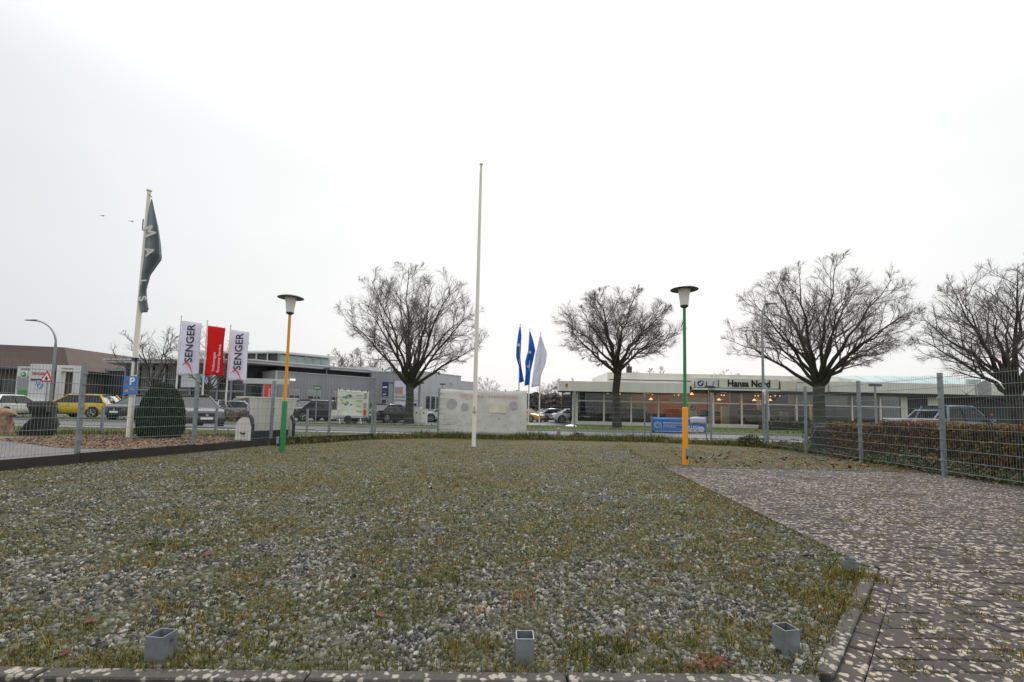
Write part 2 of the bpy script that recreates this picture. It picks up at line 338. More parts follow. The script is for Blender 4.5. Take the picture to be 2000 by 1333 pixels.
def npmesh(name, verts, faces, mat, parent=None, kind=None):
    verts = np.asarray(verts, dtype=np.float32).reshape(-1, 3); faces = np.asarray(faces, dtype=np.int32)
    me = bpy.data.meshes.new(name); k = faces.shape[1]
    me.vertices.add(len(verts)); me.vertices.foreach_set('co', verts.ravel())
    me.loops.add(faces.size); me.loops.foreach_set('vertex_index', faces.ravel())
    me.polygons.add(len(faces)); me.polygons.foreach_set('loop_start', np.arange(0, faces.size, k, dtype=np.int32))
    me.update(calc_edges=True); me.materials.append(M[mat])
    o = bpy.data.objects.new(name, me); C.objects.link(o)
    if parent: o.parent = parent
    if kind: o['kind'] = kind
    return o
def tag(o, label=None, cat=None, group=None, kind=None):
    if label: o['label'] = label
    if cat: o['category'] = cat
    if group: o['group'] = group
    if kind: o['kind'] = kind
    return o
def thing(name, loc, label, cat, group=None, rz=0.0):
    o = bpy.data.objects.new(name, None); C.objects.link(o); o.location = loc; o.rotation_euler = (0, 0, rz); o.empty_display_size = 0.2
    return tag(o, label, cat, group)
def struct(name, mb, mat, label=None):
    o = mb.build(name, mat, sm=False); o['kind'] = 'structure'
    if label: o['label'] = label
    return o
def copy_tree(o, parent=None):
    c = o.copy(); C.objects.link(c); c.parent = parent
    for ch in o.children: copy_tree(ch, c)
    return c
def text(name, s, size, mat, parent, loc, roll=0.0, rz=0.0, extr=0.01, align='CENTER', wx=1.0, bold=0.0):
    cu = bpy.data.curves.new(name, 'FONT'); cu.body = s; cu.size = size; cu.align_x = align; cu.align_y = 'CENTER'; cu.extrude = extr; cu.resolution_u = 3; cu.offset = bold
    t = bpy.data.objects.new(name, cu); C.objects.link(t)
    dg = bpy.context.evaluated_depsgraph_get(); me = bpy.data.meshes.new_from_object(t.evaluated_get(dg))
    bpy.data.objects.remove(t); bpy.data.curves.remove(cu)
    rt = root_of(parent).location if parent else Vector()
    me.transform(Matrix.Translation(Vector(loc) - rt) @ Matrix.Rotation(rz, 4, 'Z') @ Matrix.Rotation(R(90), 4, 'X') @ Matrix.Rotation(roll, 4, 'Z') @ Matrix.Diagonal((wx, 1, 1, 1)))
    me.materials.clear(); me.materials.append(M[mat])
    o = bpy.data.objects.new(name, me); C.objects.link(o); o.parent = parent; return o
def in_poly(x, y, poly):
    r_ = False; n = len(poly)
    for i in range(n):
        x0, y0 = poly[i]; x1, y1 = poly[(i + 1) % n]
        if (y0 > y) != (y1 > y) and x < (x1 - x0) * (y - y0) / (y1 - y0) + x0: r_ = not r_
    return r_
def in_poly_np(x, y, poly):
    r_ = np.zeros(len(x), bool); n = len(poly)
    for i in range(n):
        x0, y0 = poly[i]; x1, y1 = poly[(i + 1) % n]
        if y0 == y1: continue
        r_ ^= ((y0 > y) != (y1 > y)) & (x < (x1 - x0) * (y - y0) / (y1 - y0) + x0)
    return r_
def sheet(name, poly, z, mat, label=None):
    return struct(name, MB().prism(poly, z - 0.02, z), mat, label)

# ------------------------------------------------------------------ ground, roads, beds
struct('ground', MB().prism([(-1500, -600), (1500, -600), (1500, 2000), (-1500, 2000)], -0.40, -0.14), 'earth')
LOT = [(-7.9, 1.75), (1.31, 1.985), (2.62, 3.36), (3.17, 9.42), (3.2, 9.66), (8.8, 9.72), (9.1, 16.1), (7.5, 17.4), (5.4, 18.3), (-2.9, 17.9), (-4.9, 16.3), (-5.7, 14.6), (-6.7, 12.9), (-7.15, 10.5), (-7.7, 8.2), (-8.0, 5.5)]
sheet('gravel_lot', LOT, 0.0, 'gravel')
YARD = [(-8.0, -1.5), (12, -1.5), (9.2, 5.0), (8.72, 9.6), (3.18, 9.6), (2.64, 3.34), (1.33, 1.97), (-8.0, 1.75)]
yard = sheet('paved_yard', YARD, -0.012, 'joint')
sheet('grass_verge', [(-60, 14.2), (-6.0, 14.2), (-5.78, 14.6), (-4.95, 16.35), (-2.9, 17.95), (5.4, 18.35), (7.6, 17.4), (9.05, 16.1), (60, 16.1), (60, 19.9), (-60, 19.9)], 0.004, 'verge')
sheet('hedge_bed', [(8.75, 4.0), (60, 4.0), (60, 16.1), (9.05, 16.1)], 0.0, 'verge')
sheet('pavement', [(-80, 19.9), (80, 19.9), (80, 20.85), (-80, 20.85)], 0.012, 'sidewalk')
sheet('road', [(-80, 21.0), (80, 21.0), (80, 27.7), (-80, 27.7)], -0.085, 'road')
kb = struct('road_kerb', MB().box(-80, 80, 20.85, 21.0, -0.14, 0.03), 'dark_board')
struct('far_kerb', MB().box(-80, 80, 27.7, 27.85, -0.14, 0.03), 'concrete')
sheet('far_lawn', [(-80, 27.85), (80, 27.85), (80, 31.5), (4.5, 36.8), (-1.5, 36.8), (-2, 31.5), (-80, 31.2)], 0.0, 'lawn')
sheet('dealer_lawn', [(4.5, 36.8), (80, 31.5), (80, 41.0), (4.5, 41.0)], 0.004, 'lawn')
sheet('car_park', [(-90, 31.2), (-2, 31.5), (-1.5, 36.8), (4.5, 36.8), (4.5, 41), (6.0, 41), (6.0, 80), (-90, 80)], -0.004, 'asphalt')
# neighbour's yard on the left, a little higher
NY = [(-60, 3.0), (-8.2, 3.0), (-7.85, 8.2), (-7.3, 10.5), (-6.88, 12.6), (-60, 12.6)]
sheet('neighbour_yard', NY, 0.10, 'yard_setts')
sheet('mulch_bed', [(-13.2, 11.6), (-9.6, 9.8), (-7.55, 9.7), (-7.3, 10.5), (-6.82, 12.9), (-6.0, 14.4), (-12.0, 14.6)], 0.105, 'mulch')
sheet('planted_strip', [(-60, 12.6), (-6.9, 12.6), (-6.0, 14.3), (-60, 14.4)], 0.085, 'verge')

# ------------------------------------------------------------------ paving blocks and edging
def blk(sx, sy, h=0.05):
    a, b_, e = sx / 2 - 0.003, sy / 2 - 0.003, 0.006
    m_ = MB(); m_.add([(-a, -b_, -h), (a, -b_, -h), (a, b_, -h), (-a, b_, -h), (-a, -b_, -e), (a, -b_, -e), (a, b_, -e), (-a, b_, -e), (-a + e, -b_ + e, 0), (a - e, -b_ + e, 0), (a - e, b_ - e, 0), (-a + e, b_ - e, 0)],
          [(0, 1, 5, 4), (1, 2, 6, 5), (2, 3, 7, 6), (3, 0, 4, 7), (4, 5, 9, 8), (5, 6, 10, 9), (6, 7, 11, 10), (7, 4, 8, 11), (8, 9, 10, 11)])
    return m_
bm0 = blk(0.2, 0.1); bmesh_shared = bm0.mesh('paving_block', 'paver', sm=False)
INNER = [(-8.0, -1.5), (12, -1.5), (9.2, 5.0), (8.66, 9.5), (3.23, 9.5), (2.705, 3.36), (2.716, 3.272), (1.351, 1.822), (-8.0, 1.61)]
pos = []; cut = []
for r_ in range(-16, 97):
    y = r_ * 0.1
    for c_ in range(-40, 60):
        x = c_ * 0.2 + (0.1 if r_ % 2 else 0.0)
        cn = [in_poly(x + a * .098, y + b_ * .048, INNER) for a in (-1, 1) for b_ in (-1, 1)]
        if all(cn): pos.append((x, y))
        elif any(cn) and y < 9.4 and x < 6: cut.append((x, y))
def size_in_view(p):
    x, y = p
    if y < 1.72 or abs(x) > 1.16 * y: return -1
    return 1 / (y * y + 0.3 * x * x)
pos.sort(key=size_in_view, reverse=True)
rest_v, rest_f = [], []
for i, (x, y) in enumerate(pos):
    z = 0.006 + rnd.uniform(-0.003, 0.003); tx, ty, tz = rnd.gauss(0, 0.008), rnd.gauss(0, 0.012), rnd.gauss(0, 0.008)
    if i < 235:
        o = bpy.data.objects.new('paving_block', bmesh_shared); C.objects.link(o); o.location = (x, y, z); o.rotation_euler = (tx, ty, tz); o.parent = yard
    else:
        k = len(rest_v)
        rest_v += [(x + a - tz * b_, y + b_ + tz * a, z + c_ - ty * a + tx * b_) for a, b_, c_ in bm0.v]; rest_f += [tuple(q + k for q in f_) for f_ in bm0.f]
def clip(poly, a, b_):                  # keep what lies right of the line a-b
    o = []; f_ = lambda p: (b_[0] - a[0]) * (p[1] - a[1]) - (b_[1] - a[1]) * (p[0] - a[0])
    for i, p in enumerate(poly):
        q = poly[(i + 1) % len(poly)]; fp, fq = f_(p), f_(q)
        if fp <= 0: o.append(p)
        if (fp < 0 < fq) or (fq < 0 < fp): s_ = fp / (fp - fq); o.append((p[0] + (q[0] - p[0]) * s_, p[1] + (q[1] - p[1]) * s_))
    return o
for x, y in cut:                        # blocks cut to fit along the edging
    pl = [(x - .097, y - .047), (x + .097, y - .047), (x + .097, y + .047), (x - .097, y + .047)]
    if y > 3.28: pl = clip(pl, (2.695, 3.259), (3.23, 9.5))
    elif x < 1.33: pl = clip(pl, (-8, 1.61), (1.351, 1.822))
    else: pl = clip(pl, (1.351, 1.822), (2.716, 3.272))
    if len(pl) >= 3:
        m_ = MB().prism(pl, -.05, 0.006 + rnd.uniform(-.003, .003)); o = m_.build('cut_paving_block', 'paver', None, sm=False); o.parent = yard
npmesh('paving_field', rest_v, rest_f, 'paver', yard, 'stuff')
edge = bpy.data.objects.new('lawn_edging', None); C.objects.link(edge); edge['kind'] = 'structure'; edge['label'] = 'low concrete edging stones round the gravel'
def kerbline(a, b_, wd, top, ln=1.0):
    a = Vector(a); b_ = Vector(b_); d = b_ - a; n = max(1, round(d.length / ln)); q = d / n; ang = math.atan2(d.y, d.x)
    for i in range(n):
        p = a + q * (i + 0.5); m_ = blk(q.length - 0.004, wd, 0.2)
        o = m_.build('kerb_stone', 'kerb_c', None, sm=False); o.location = (p.x, p.y, top + rnd.uniform(-0.004, 0.004)); o.rotation_euler = (rnd.gauss(0, 0.012), rnd.gauss(0, 0.004), ang + rnd.gauss(0, 0.004)); o.parent = edge
kerbline((-6.0, 1.79), (1.29, 1.955), 0.075, 0.022)
kerbline((1.33, 1.99), (2.62, 3.36), 0.075, 0.022)
def course(a, b_):
    a = Vector(a); b_ = Vector(b_); d = b_ - a; n = int(d.length / 0.2); ang = math.atan2(d.y, d.x)
    for i in range(n + 1):
        p = a + d.normalized() * 0.2 * (i + 0.5); o = bpy.data.objects.new('paving_block', bmesh_shared); C.objects.link(o); o.location = (p.x, p.y, 0.006 + rnd.uniform(-.003, .003)); o.rotation_euler = (rnd.gauss(0, .012), rnd.gauss(0, .008), ang + rnd.gauss(0, .006)); o.parent = yard
course((1.388, 1.94), (2.678, 3.30)); course((-2.7, 1.772), (1.32, 1.862))
kerbline((2.65, 3.40), (3.18, 9.5), 0.07, 0.018)
kerbline((3.24, 9.58), (8.6, 9.62), 0.07, 0.006)
kerbline((8.60, 9.55), (8.95, 5.0), 0.06, 0.05)

# ------------------------------------------------------------------ gravel stones, moss, grass (uncountable)
OCT = np.array([(1, 0, 0), (0, 1, 0), (-1, 0, 0), (0, -1, 0), (0, 0, 1), (0, 0, -1)], float)
OF = np.array([(0, 1, 4), (1, 2, 4), (2, 3, 4), (3, 0, 4), (1, 0, 5), (2, 1, 5), (3, 2, 5), (0, 3, 5)])
# chunkier stone: a skewed box of 8 corners, 12 triangles
BX = np.array([(-1, -1, -1), (1, -1, -1), (1, 1, -1), (-1, 1, -1), (-.7, -.7, 1), (.7, -.7, 1), (.7, .7, 1), (-.7, .7, 1)], float)
BF = np.array([(0, 1, 5), (0, 5, 4), (1, 2, 6), (1, 6, 5), (2, 3, 7), (2, 7, 6), (3, 0, 4), (3, 4, 7), (4, 5, 6), (4, 6, 7)])
def scatter(n, ymin, ymax, poly, k=1.18):
    y = ymin * (ymax / ymin) ** np.random.rand(n)          # density falls with distance
    x = (np.random.rand(n) * 2 - 1) * (k * y + 0.3); m_ = in_poly_np(x, y, poly); return x[m_], y[m_]
def vnoise(x, y, s, seed=0):
    x = x * s + seed * 17.3; y = y * s - seed * 9.1; xi, yi = np.floor(x), np.floor(y); fx, fy = x - xi, y - yi
    h = lambda a, b_: np.modf(np.abs(np.sin(a * 127.1 + b_ * 311.7 + seed) * 43758.5453))[0]
    fx = fx * fx * (3 - 2 * fx); fy = fy * fy * (3 - 2 * fy)
    return (h(xi, yi) * (1 - fx) + h(xi + 1, yi) * fx) * (1 - fy) + (h(xi, yi + 1) * (1 - fx) + h(xi + 1, yi + 1) * fx) * fy
def rotz(P, a):
    c, s_ = np.cos(a)[:, None], np.sin(a)[:, None]; return np.stack([P[..., 0] * c - P[..., 1] * s_, P[..., 0] * s_ + P[..., 1] * c, P[..., 2]], -1)
sx, sy = scatter(270000, 1.9, 15.0, LOT)
keep = np.random.rand(len(sx)) > 0.5 * (vnoise(sx, sy, 1.2, 3) * 0.45 + vnoise(sx, sy, 4.0, 5) * 0.35 + vnoise(sx, sy, 11, 6) * 0.2 > 0.52)
sx, sy = sx[keep], sy[keep]; n = len(sx)
sz = np.random.gamma(4, 0.00165, n).clip(0.003, 0.0145)
P = np.repeat(BX[None], n, 0) * (1 + 0.5 * (np.random.rand(n, 8, 3) - 0.5)) * np.stack([sz * np.random.uniform(0.8, 1.5, n), sz, sz * np.random.uniform(0.45, 0.8, n)], -1)[:, None, :]
tl = np.random.normal(0, 0.35, (n, 2)); P[..., 2] += P[..., 0] * tl[:, :1] + P[..., 1] * tl[:, 1:]
P = rotz(P, np.random.rand(n) * 6.28); P += np.stack([sx, sy, np.random.uniform(-0.002, 0.006, n)], -1)[:, None, :]
npmesh('gravel_stones', P, (BF[None] + 8 * np.arange(n)[:, None, None]).reshape(-1, 3), 'stone', None, 'stuff')
bpy.data.objects['gravel_stones']['label'] = 'loose grey gravel chippings covering the lot'
def blades(name, x, y, z, hgt, wid, mat, lean=0.5, label=None, parent=None):
    n = len(x); a = np.random.rand(n) * 6.28; ld = np.random.rand(n) * 6.28; ln = np.abs(np.random.normal(0, lean, n)) * hgt
    ca, sa = np.cos(a) * wid / 2, np.sin(a) * wid / 2; zz = z if np.ndim(z) else np.full(n, z)
    base = np.stack([x, y, zz], -1); side = np.stack([ca, sa, np.zeros(n)], -1); dr = np.stack([np.cos(ld) * ln, np.sin(ld) * ln, np.zeros(n)], -1)
    up = np.stack([np.zeros(n), np.zeros(n), hgt], -1)
    V = np.stack([base - side, base + side, base + dr * 0.35 + up * 0.6 + side * 0.7, base + dr * 0.35 + up * 0.6 - side * 0.7, base + dr + up * 0.95], 1)
    F = np.array([(0, 1, 2), (0, 2, 3), (3, 2, 4)]); o = npmesh(name, V, (F[None] + 5 * np.arange(n)[:, None, None]).reshape(-1, 3), mat, parent, 'stuff')
    if label: o['label'] = label
    return o
gx, gy = scatter(260000, 1.9, 16.0, LOT)
den = vnoise(gx, gy, 1.2, 3) * 0.45 + vnoise(gx, gy, 4.0, 5) * 0.35 + vnoise(gx, gy, 11, 6) * 0.2
edge_d = np.minimum(np.abs(gy - (1.97 + 0.022 * (gx - 1.3))), 9.0)
diag = np.abs((gx - 1.33) * 0.729 - (gy - 2.02) * 0.684); side = np.abs(gx - (2.6 + 0.087 * (gy - 3.4)))
edge_d = np.minimum(edge_d, np.where((gy < 3.6), diag, side))
kp = np.random.rand(len(gx)) < np.where(den > 0.525, 0.75, 0.07) + 0.8 * np.exp(-edge_d / 0.12)
gx, gy, edge_d = gx[kp], gy[kp], edge_d[kp]; n = len(gx)
hg = np.random.gamma(4, 0.0045, n).clip(0.004, 0.06) * (1 + 0.9 * np.exp(-edge_d / 0.15))
blades('lot_grass', gx, gy, 0.0, hg, 0.0035 + 0.0007 * gy, 'grass', 0.7, 'short mossy grass growing through the gravel')
# small tufts (green and straw coloured)
def tufts(name, cs, mat, per, rad, h0, label):
    X = np.concatenate([np.random.normal(c[0], rad * c[2], per) for c in cs]); Y = np.concatenate([np.random.normal(c[1], rad * c[2], per) for c in cs])
    H = np.concatenate([np.random.uniform(0.4, 1, per) * h0 * c[2] for c in cs])
    return blades(name, X, Y, 0.0, H, 0.006, mat, 0.75, label)
cs = []
while len(cs) < 260:
    y = 2.3 * (17 / 2.3) ** rnd.random(); x = rnd.uniform(-1.15, 1.15) * y
    if in_poly(x, y, LOT): cs.append((x, y, rnd.uniform(0.5, 1.3)))
tufts('green_tufts', cs[:110], 'grass_green', 26, 0.045, 0.07, 'small green grass tufts dotted over the gravel')
tufts('straw_tufts', cs[110:], 'grass_dry', 30, 0.06, 0.06, 'straw coloured withered grass tufts dotted over the gravel')
cs = [(2.30 + rnd.gauss(0, 0.09), 3.20 + rnd.gauss(0, 0.08), 1.3) for _ in range(14)] + [(1.9 + rnd.gauss(0, .12), 2.75 + rnd.gauss(0, .1), 1.2) for _ in range(8)] + [(1.1 + rnd.uniform(-1.4, .15), 2.2 + rnd.gauss(0, .05), 1.0) for _ in range(14)]
tufts('corner_grass', cs, 'grass', 60, 0.035, 0.055, 'taller green grass at the corner of the gravel')
jx = []
for _ in range(230):
    y = 2.0 * (9.4 / 2.0) ** rnd.random(); x = rnd.uniform(0.4, 1.18) * y
    if in_poly(x, y, INNER): jx.append((x, y, rnd.uniform(0.4, 1.0)))
tufts('joint_weeds', jx, 'grass', 40, 0.055, 0.04, 'weeds growing in the joints of the paving')
# leaf litter
def litter(name, xs, ys, zs, size, mat, label):
    n = len(xs); base = np.array([(-1, 0, 0), (-0.3, -0.55, 0.12), (0.5, -0.45, 0.05), (1, 0, 0.15), (0.5, 0.45, 0.08), (-0.3, 0.55, 0.1)], float)
    P = np.repeat(base[None], n, 0) * (1 + 0.4 * (np.random.rand(n, 6, 3) - 0.5)) * (size * np.random.uniform(0.6, 1.3, n))[:, None, None]
    t_ = np.random.normal(0, 0.35, (n, 2)); P[..., 2] += P[..., 0] * t_[:, :1] + P[..., 1] * t_[:, 1:]
    P = rotz(P, np.random.rand(n) * 6.28) + np.stack([xs, ys, zs], -1)[:, None, :]
    F = np.array([(0, 1, 2), (0, 2, 3), (0, 3, 4), (0, 4, 5)]); o = npmesh(name, P, (F[None] + 6 * np.arange(n)[:, None, None]).reshape(-1, 3), mat, None, 'stuff'); o['label'] = label
xs, ys = scatter(260, 2.9, 16, LOT); litter('leaf_litter', xs, ys, np.full(len(xs), 0.014), 0.021, 'leaf_brown', 'small brown leaves scattered over the gravel')
xs = np.random.uniform(4.2, 8.8, 300); ys = 9.75 + np.abs(np.random.normal(0, 2.2, 300)); litter('leaf_drift', xs, ys, np.full(300, 0.02), 0.045, 'leaf_brown', 'brown leaves drifted behind the paving')
lv = MB(); pr = [(-1, 0, 0), (-.75, -.32, .05), (-.3, -.52, .1), (.2, -.5, .08), (.65, -.3, .1), (1.1, 0, .2), (.65, .3, .12), (.2, .5, .05), (-.3, .52, .12), (-.75, .32, .06), (0, 0, 0)]
lv.add([(a * .036, b_ * .036, c_ * .036) for a, b_, c_ in pr], [(10, i, (i + 1) % 10) for i in range(10)])
lm = lv.mesh('fallen_leaf', 'leaf_brown')
leafs = [(-0.66, 2.45, 'dark red-brown leaf on the gravel, nearest the middle post socket', 0.9), (-0.82, 2.67, 'orange leaf lying flat on gravel left of the picture centre', 1.0), (-1.88, 2.02, 'orange leaf beside the left post socket at the front edge', 1.0), (-2.05, 2.32, 'brown leaf on mossy gravel up and left of the left post socket', 0.8),
         (-2.15, 3.35, 'reddish leaf lying on gravel at the left, farthest from the edging', 1.1), (0.06, 2.72, 'small orange leaf behind the middle post socket', .8)]
for x, y, lb, s_ in leafs:
    o = bpy.data.objects.new('fallen_leaf', lm); C.objects.link(o); o.location = (x, y, 0.022); o.scale = (s_ * 1.1,) * 3; o.rotation_euler = (rnd.gauss(0, .25), rnd.gauss(0, .25), rnd.uniform(0, 6)); tag(o, lb, 'leaf', 'fallen leaves on the gravel')
xs = np.random.normal(0, 0.05, 90) + 0.87; ys = np.random.normal(0, 0.025, 90) + 2.03; litter('dead_weed_heap', xs, ys, np.random.uniform(0.02, 0.05, 90), 0.010, 'leaf_brown', 'little heap of dead reddish weed on the edging')
# verge vegetation along the back fence
n = 26000; xs = np.random.uniform(-6.6, 9.3, n); t_ = np.random.rand(n)
line = np.interp(xs, [-6.6, -5.7, -4.9, -2.8, 5.4, 7.6, 9.1], [13.2, 14.7, 16.4, 18.0, 18.3, 17.3, 16.1])
ys = line + np.random.normal(0.15, 0.45, n); hh = np.random.gamma(3, 0.045, n).clip(0.03, 0.34) * (0.45 + 0.9 * vnoise(xs, ys, 1.3, 2))
blades('verge_tall_grass', xs, ys, 0.0, hh, 0.018, 'verge_grass', 0.6, 'unmown grass and weeds along the back fence')
xs2 = np.random.uniform(-7, 9.2, 1500); ys2 = np.interp(xs2, [-6.6, -5.7, -4.9, -2.8, 5.4, 7.6, 9.1], [13.2, 14.7, 16.4, 18.0, 18.3, 17.3, 16.1]) + np.random.normal(-0.15, 0.3, 1500)
litter('verge_leaves', xs2, ys2, np.random.uniform(0.02, 0.12, 1500), 0.05, 'leaf_brown', 'brown leaves caught in the verge along the back fence')
n = 9000; xs = np.random.uniform(-60, 60, n); ys = np.random.uniform(27.9, 36, n); blades('lawn_grass', xs, ys, 0.0, np.random.uniform(0.03, 0.08, n), 0.05, 'grass_green', 0.5, 'mown lawn beyond the road')
n = 6500; xs = np.random.uniform(-13, -7.1, n); ys = np.random.uniform(9.7, 14.5, n); m_ = in_poly_np(xs, ys, [(-13.2, 11.6), (-9.6, 9.8), (-7.55, 9.7), (-7.3, 10.5), (-6.82, 12.9), (-6.0, 14.4), (-12.0, 14.6)])
litter('bark_chips', xs[m_], ys[m_], np.full(m_.sum(), 0.115), 0.028, 'chips', 'bark chips covering the bed behind the left fence')
n = 7000; xs = np.random.uniform(-22, -7.2, n); ys = np.random.normal(14.7, 0.5, n); blades('strip_grass', xs, ys, 0.05, np.random.gamma(3, 0.04, n).clip(.02, .3), 0.016, 'verge_grass', 0.6, 'low green planting behind the bark bed')

# ------------------------------------------------------------------ fences
def panel_mesh(ln, z0, z1):
    m_ = MB(); rows = np.arange(z0, z1 + 0.01, 0.2)
    for z in rows:
        for dy in (-0.006, 0.006): m_.box(0, ln, dy - 0.0035, dy + 0.0035, z - 0.0035, z + 0.0035)
    for x in np.arange(0.025, ln, 0.05): m_.box(x - 0.0013, x + 0.0013, -0.0013, 0.0013, z0 - 0.02, z1 + 0.03)
    return m_.mesh('mesh_panel', 'wire', sm=False)
def fence(label, pts, z0, z1, pw, group, z_post=0.0, lean=0.004):
    root = thing('wire_mesh_fence', (pts[0][0], pts[0][1], 0), label, 'fence', group)
    pm = panel_mesh(2.5, z0 + 0.07, z1 - 0.05)
    for i, (x, y) in enumerate(pts):
        a = math.atan2(pts[min(i + 1, len(pts) - 1)][1] - pts[max(i - 1, 0)][1], pts[min(i + 1, len(pts) - 1)][0] - pts[max(i - 1, 0)][0])
        m_ = MB().box(-0.03, 0.03, -pw / 2, pw / 2, z_post - 0.1, z1); m_.box(-0.034, 0.034, -pw / 2 - 0.004, pw / 2 + 0.004, z1, z1 + 0.012)
        p = m_.build('post', 'galv', None, sm=False); p.location = (x - pts[0][0], y - pts[0][1], 0); p.rotation_euler = (rnd.gauss(0, lean), rnd.gauss(0, lean), a); p.parent = root
        for z in np.arange(z0 + 0.27, z1, 0.6):
            c_ = MB().box(-0.036, 0.036, -pw / 2 - 0.022, -pw / 2 + 0.002, z - 0.025, z + 0.025).build('clamp', 'galv', None, sm=False); c_.parent = p
        if i + 1 < len(pts):
            d = Vector((pts[i + 1][0] - x, pts[i + 1][1] - y)); q = bpy.data.objects.new('mesh_panel', pm); C.objects.link(q)
            off = Vector((-d.y, d.x)).normalized() * (-0.045)
            q.location = (x - pts[0][0] + off.x, y - pts[0][1] + off.y, 0); q.rotation_euler = (0, 0, math.atan2(d.y, d.x)); q.scale = (d.length / 2.5, 1, 1); q.parent = root
    return root
LP = [(-8.15, 5.8), (-7.72, 8.2), (-7.2, 10.43), (-6.75, 12.9), (-5.8, 14.6), (-4.98, 16.4)]
BP = [(-4.9, 16.48), (-2.9, 18.2), (-0.25, 18.3), (2.55, 18.4), (5.41, 18.5), (7.55, 17.25), (8.95, 16.15)]
RP = [(9.0, 16.05), (8.86, 13.75), (8.64, 11.31), (8.41, 8.91), (8.2, 6.4), (8.0, 3.9)]
fl = fence('galvanised wire mesh fence along the left side on a dark board', LP, 0.14, 1.78, 0.06, 'mesh fences round the lot')
fb = fence('galvanised wire mesh fence at the back of the gravel carrying the banners', BP, 0.05, 1.93, 0.05, 'mesh fences round the lot')
fr = fence('galvanised wire mesh fence on the right in front of the brown hedge', RP, 0.05, 2.0, 0.06, 'mesh fences round the lot')
for i in range(len(LP) - 1):
    a, b_ = LP[i], LP[i + 1]; m_ = MB(); m_.bar((a[0] + 0.05, a[1]), (b_[0] + 0.05, b_[1] - 0.01), 0.05, -0.05, 0.17 + 0.012 * (i % 2)); m_.build('gravel_board', 'dark_board', fl, sm=False)

# ------------------------------------------------------------------ post sockets
for x, y, rz, lb in [(-1.47, 2.02, R(-6), 'galvanised square post socket, leftmost along the front edge'), (0.08, 2.07, R(1), 'galvanised square post socket in the middle of the front edge'),
                     (1.30, 2.20, R(13), 'galvanised square post socket at the right front corner, corner towards viewer'), (2.40, 3.28, R(-28), 'galvanised square post socket half sunk in grass by the paving')]:
    t = thing('post_socket', (x, y, 0), lb, 'post socket', 'square post sockets in the gravel', rz)
    a, w_, h = 0.039, 0.004, 0.115 if y < 3 else 0.10
    m_ = MB()
    for x0, x1, y0, y1 in ((-a, a, -a, -a + w_), (-a, a, a - w_, a), (-a, -a + w_, -a + w_, a - w_), (a - w_, a, -a + w_, a - w_)): m_.box(x0, x1, y0, y1, -0.06, h)
    o = m_.build('sleeve', 'stub', None, sm=False); o.parent = t
    m_ = MB()
    m_.tube([(a - .001, a * .2, h * .74), (a + .005, a * .2, h * .74)], .006, 8)
    o = m_.build('bolt', 'dark_metal', None); o.parent = t

# ------------------------------------------------------------------ lot lamps
def lot_lamp(x, y, low, up, z1, z2, label, box_side):
    t = thing('lot_lamp', (x, y, 0), label, 'lamp', 'mushroom lamps on the lot')
    P_ = lambda prof: MB().lathe([(r_, h) for r_, h in prof], (x, y, 0), 20)
    P_([(0.062, -0.05), (0.062, z1 - 0.02), (0.056, z1), (0.034, z1 + 0.012)]).build('pole_base', low, t)
    P_([(0.036, z1), (0.032, z2)]).build('pole', up, t)
    P_([(0.036, z2 - 0.03), (0.08, z2), (0.092, z2 + 0.025), (0.086, z2 + 0.035)]).build('lantern_base', 'dark_metal', t)
    P_([(0.087, z2 + 0.03), (0.108, z2 + 0.22), (0.132, z2 + 0.40), (0.125, z2 + 0.41)]).build('lantern', 'opal', t)
    P_([(0.12, z2 + 0.41), (0.22, z2 + 0.405), (0.298, z2 + 0.385), (0.302, z2 + 0.393), (0.22, z2 + 0.43), (0.10, z2 + 0.455), (0.03, z2 + 0.462), (0.02, z2 + 0.48)]).build('shade', 'dark_metal', t)
    bx_, by_ = box_side
    MB().box(x + bx_ - 0.03, x + bx_ + 0.03, y + by_ - 0.035, y + by_ + 0.03, 0.2, 0.36).build('junction_box', 'galv', t, sm=False)
    MB().tube([(x + bx_, y + by_, 0.2), (x + bx_ * 0.9, y + by_ * 0.9, 0.13)], 0.02, 8).build('cable_gland', 'black', t)
lot_lamp(3.82, 10.03, 'orange', 'green', 1.24, 3.49, 'mushroom lamp with orange lower and green upper pole beside paving', (0.012, -0.09))
lot_lamp(-5.45, 10.97, 'green', 'orange', 1.21, 3.34, 'mushroom lamp with green lower and orange upper pole near left fence', (-0.085, -0.04))

# ------------------------------------------------------------------ flag poles
def pole_mesh(x, y, z0, z1, r0, r1): return MB().lathe([(r0, z0), (r0 * 0.98, z0 + (z1 - z0) * 0.3), (r1, z1), (r1 * 1.5, z1 + 0.005), (r1 * 1.5, z1 + 0.04), (r1 * 0.7, z1 + 0.06)], (x, y, 0), 14)
t = thing('flagpole', (-1.1, 13.68, 0), 'tall bare white flagpole standing on the gravel', 'flagpole')
pole_mesh(-1.1, 13.68, -0.1, 8.72, 0.062, 0.036).build('mast', 'pole_white', t)
MB().box(-1.155, -1.045, 13.6, 13.62, 1.02, 1.05).tube([(-1.1, 13.6, 1.0), (-1.1, 13.6, 1.2)], 0.012, 6).build('cleat', 'wood_pale', t)
MB().tube([(-1.1 - 0.045, 13.62, 1.1), (-1.1 - 0.05, 13.63, 4), (-1.1 - 0.04, 13.65, 8.5)], 0.004, 4).build('halyard', 'white_paint', t)
MB().lathe([(0.10, 0.0), (0.10, 0.012), (0.065, 0.02)], (-1.1, 13.68, 0), 16).build('foot_collar', 'concrete', t)

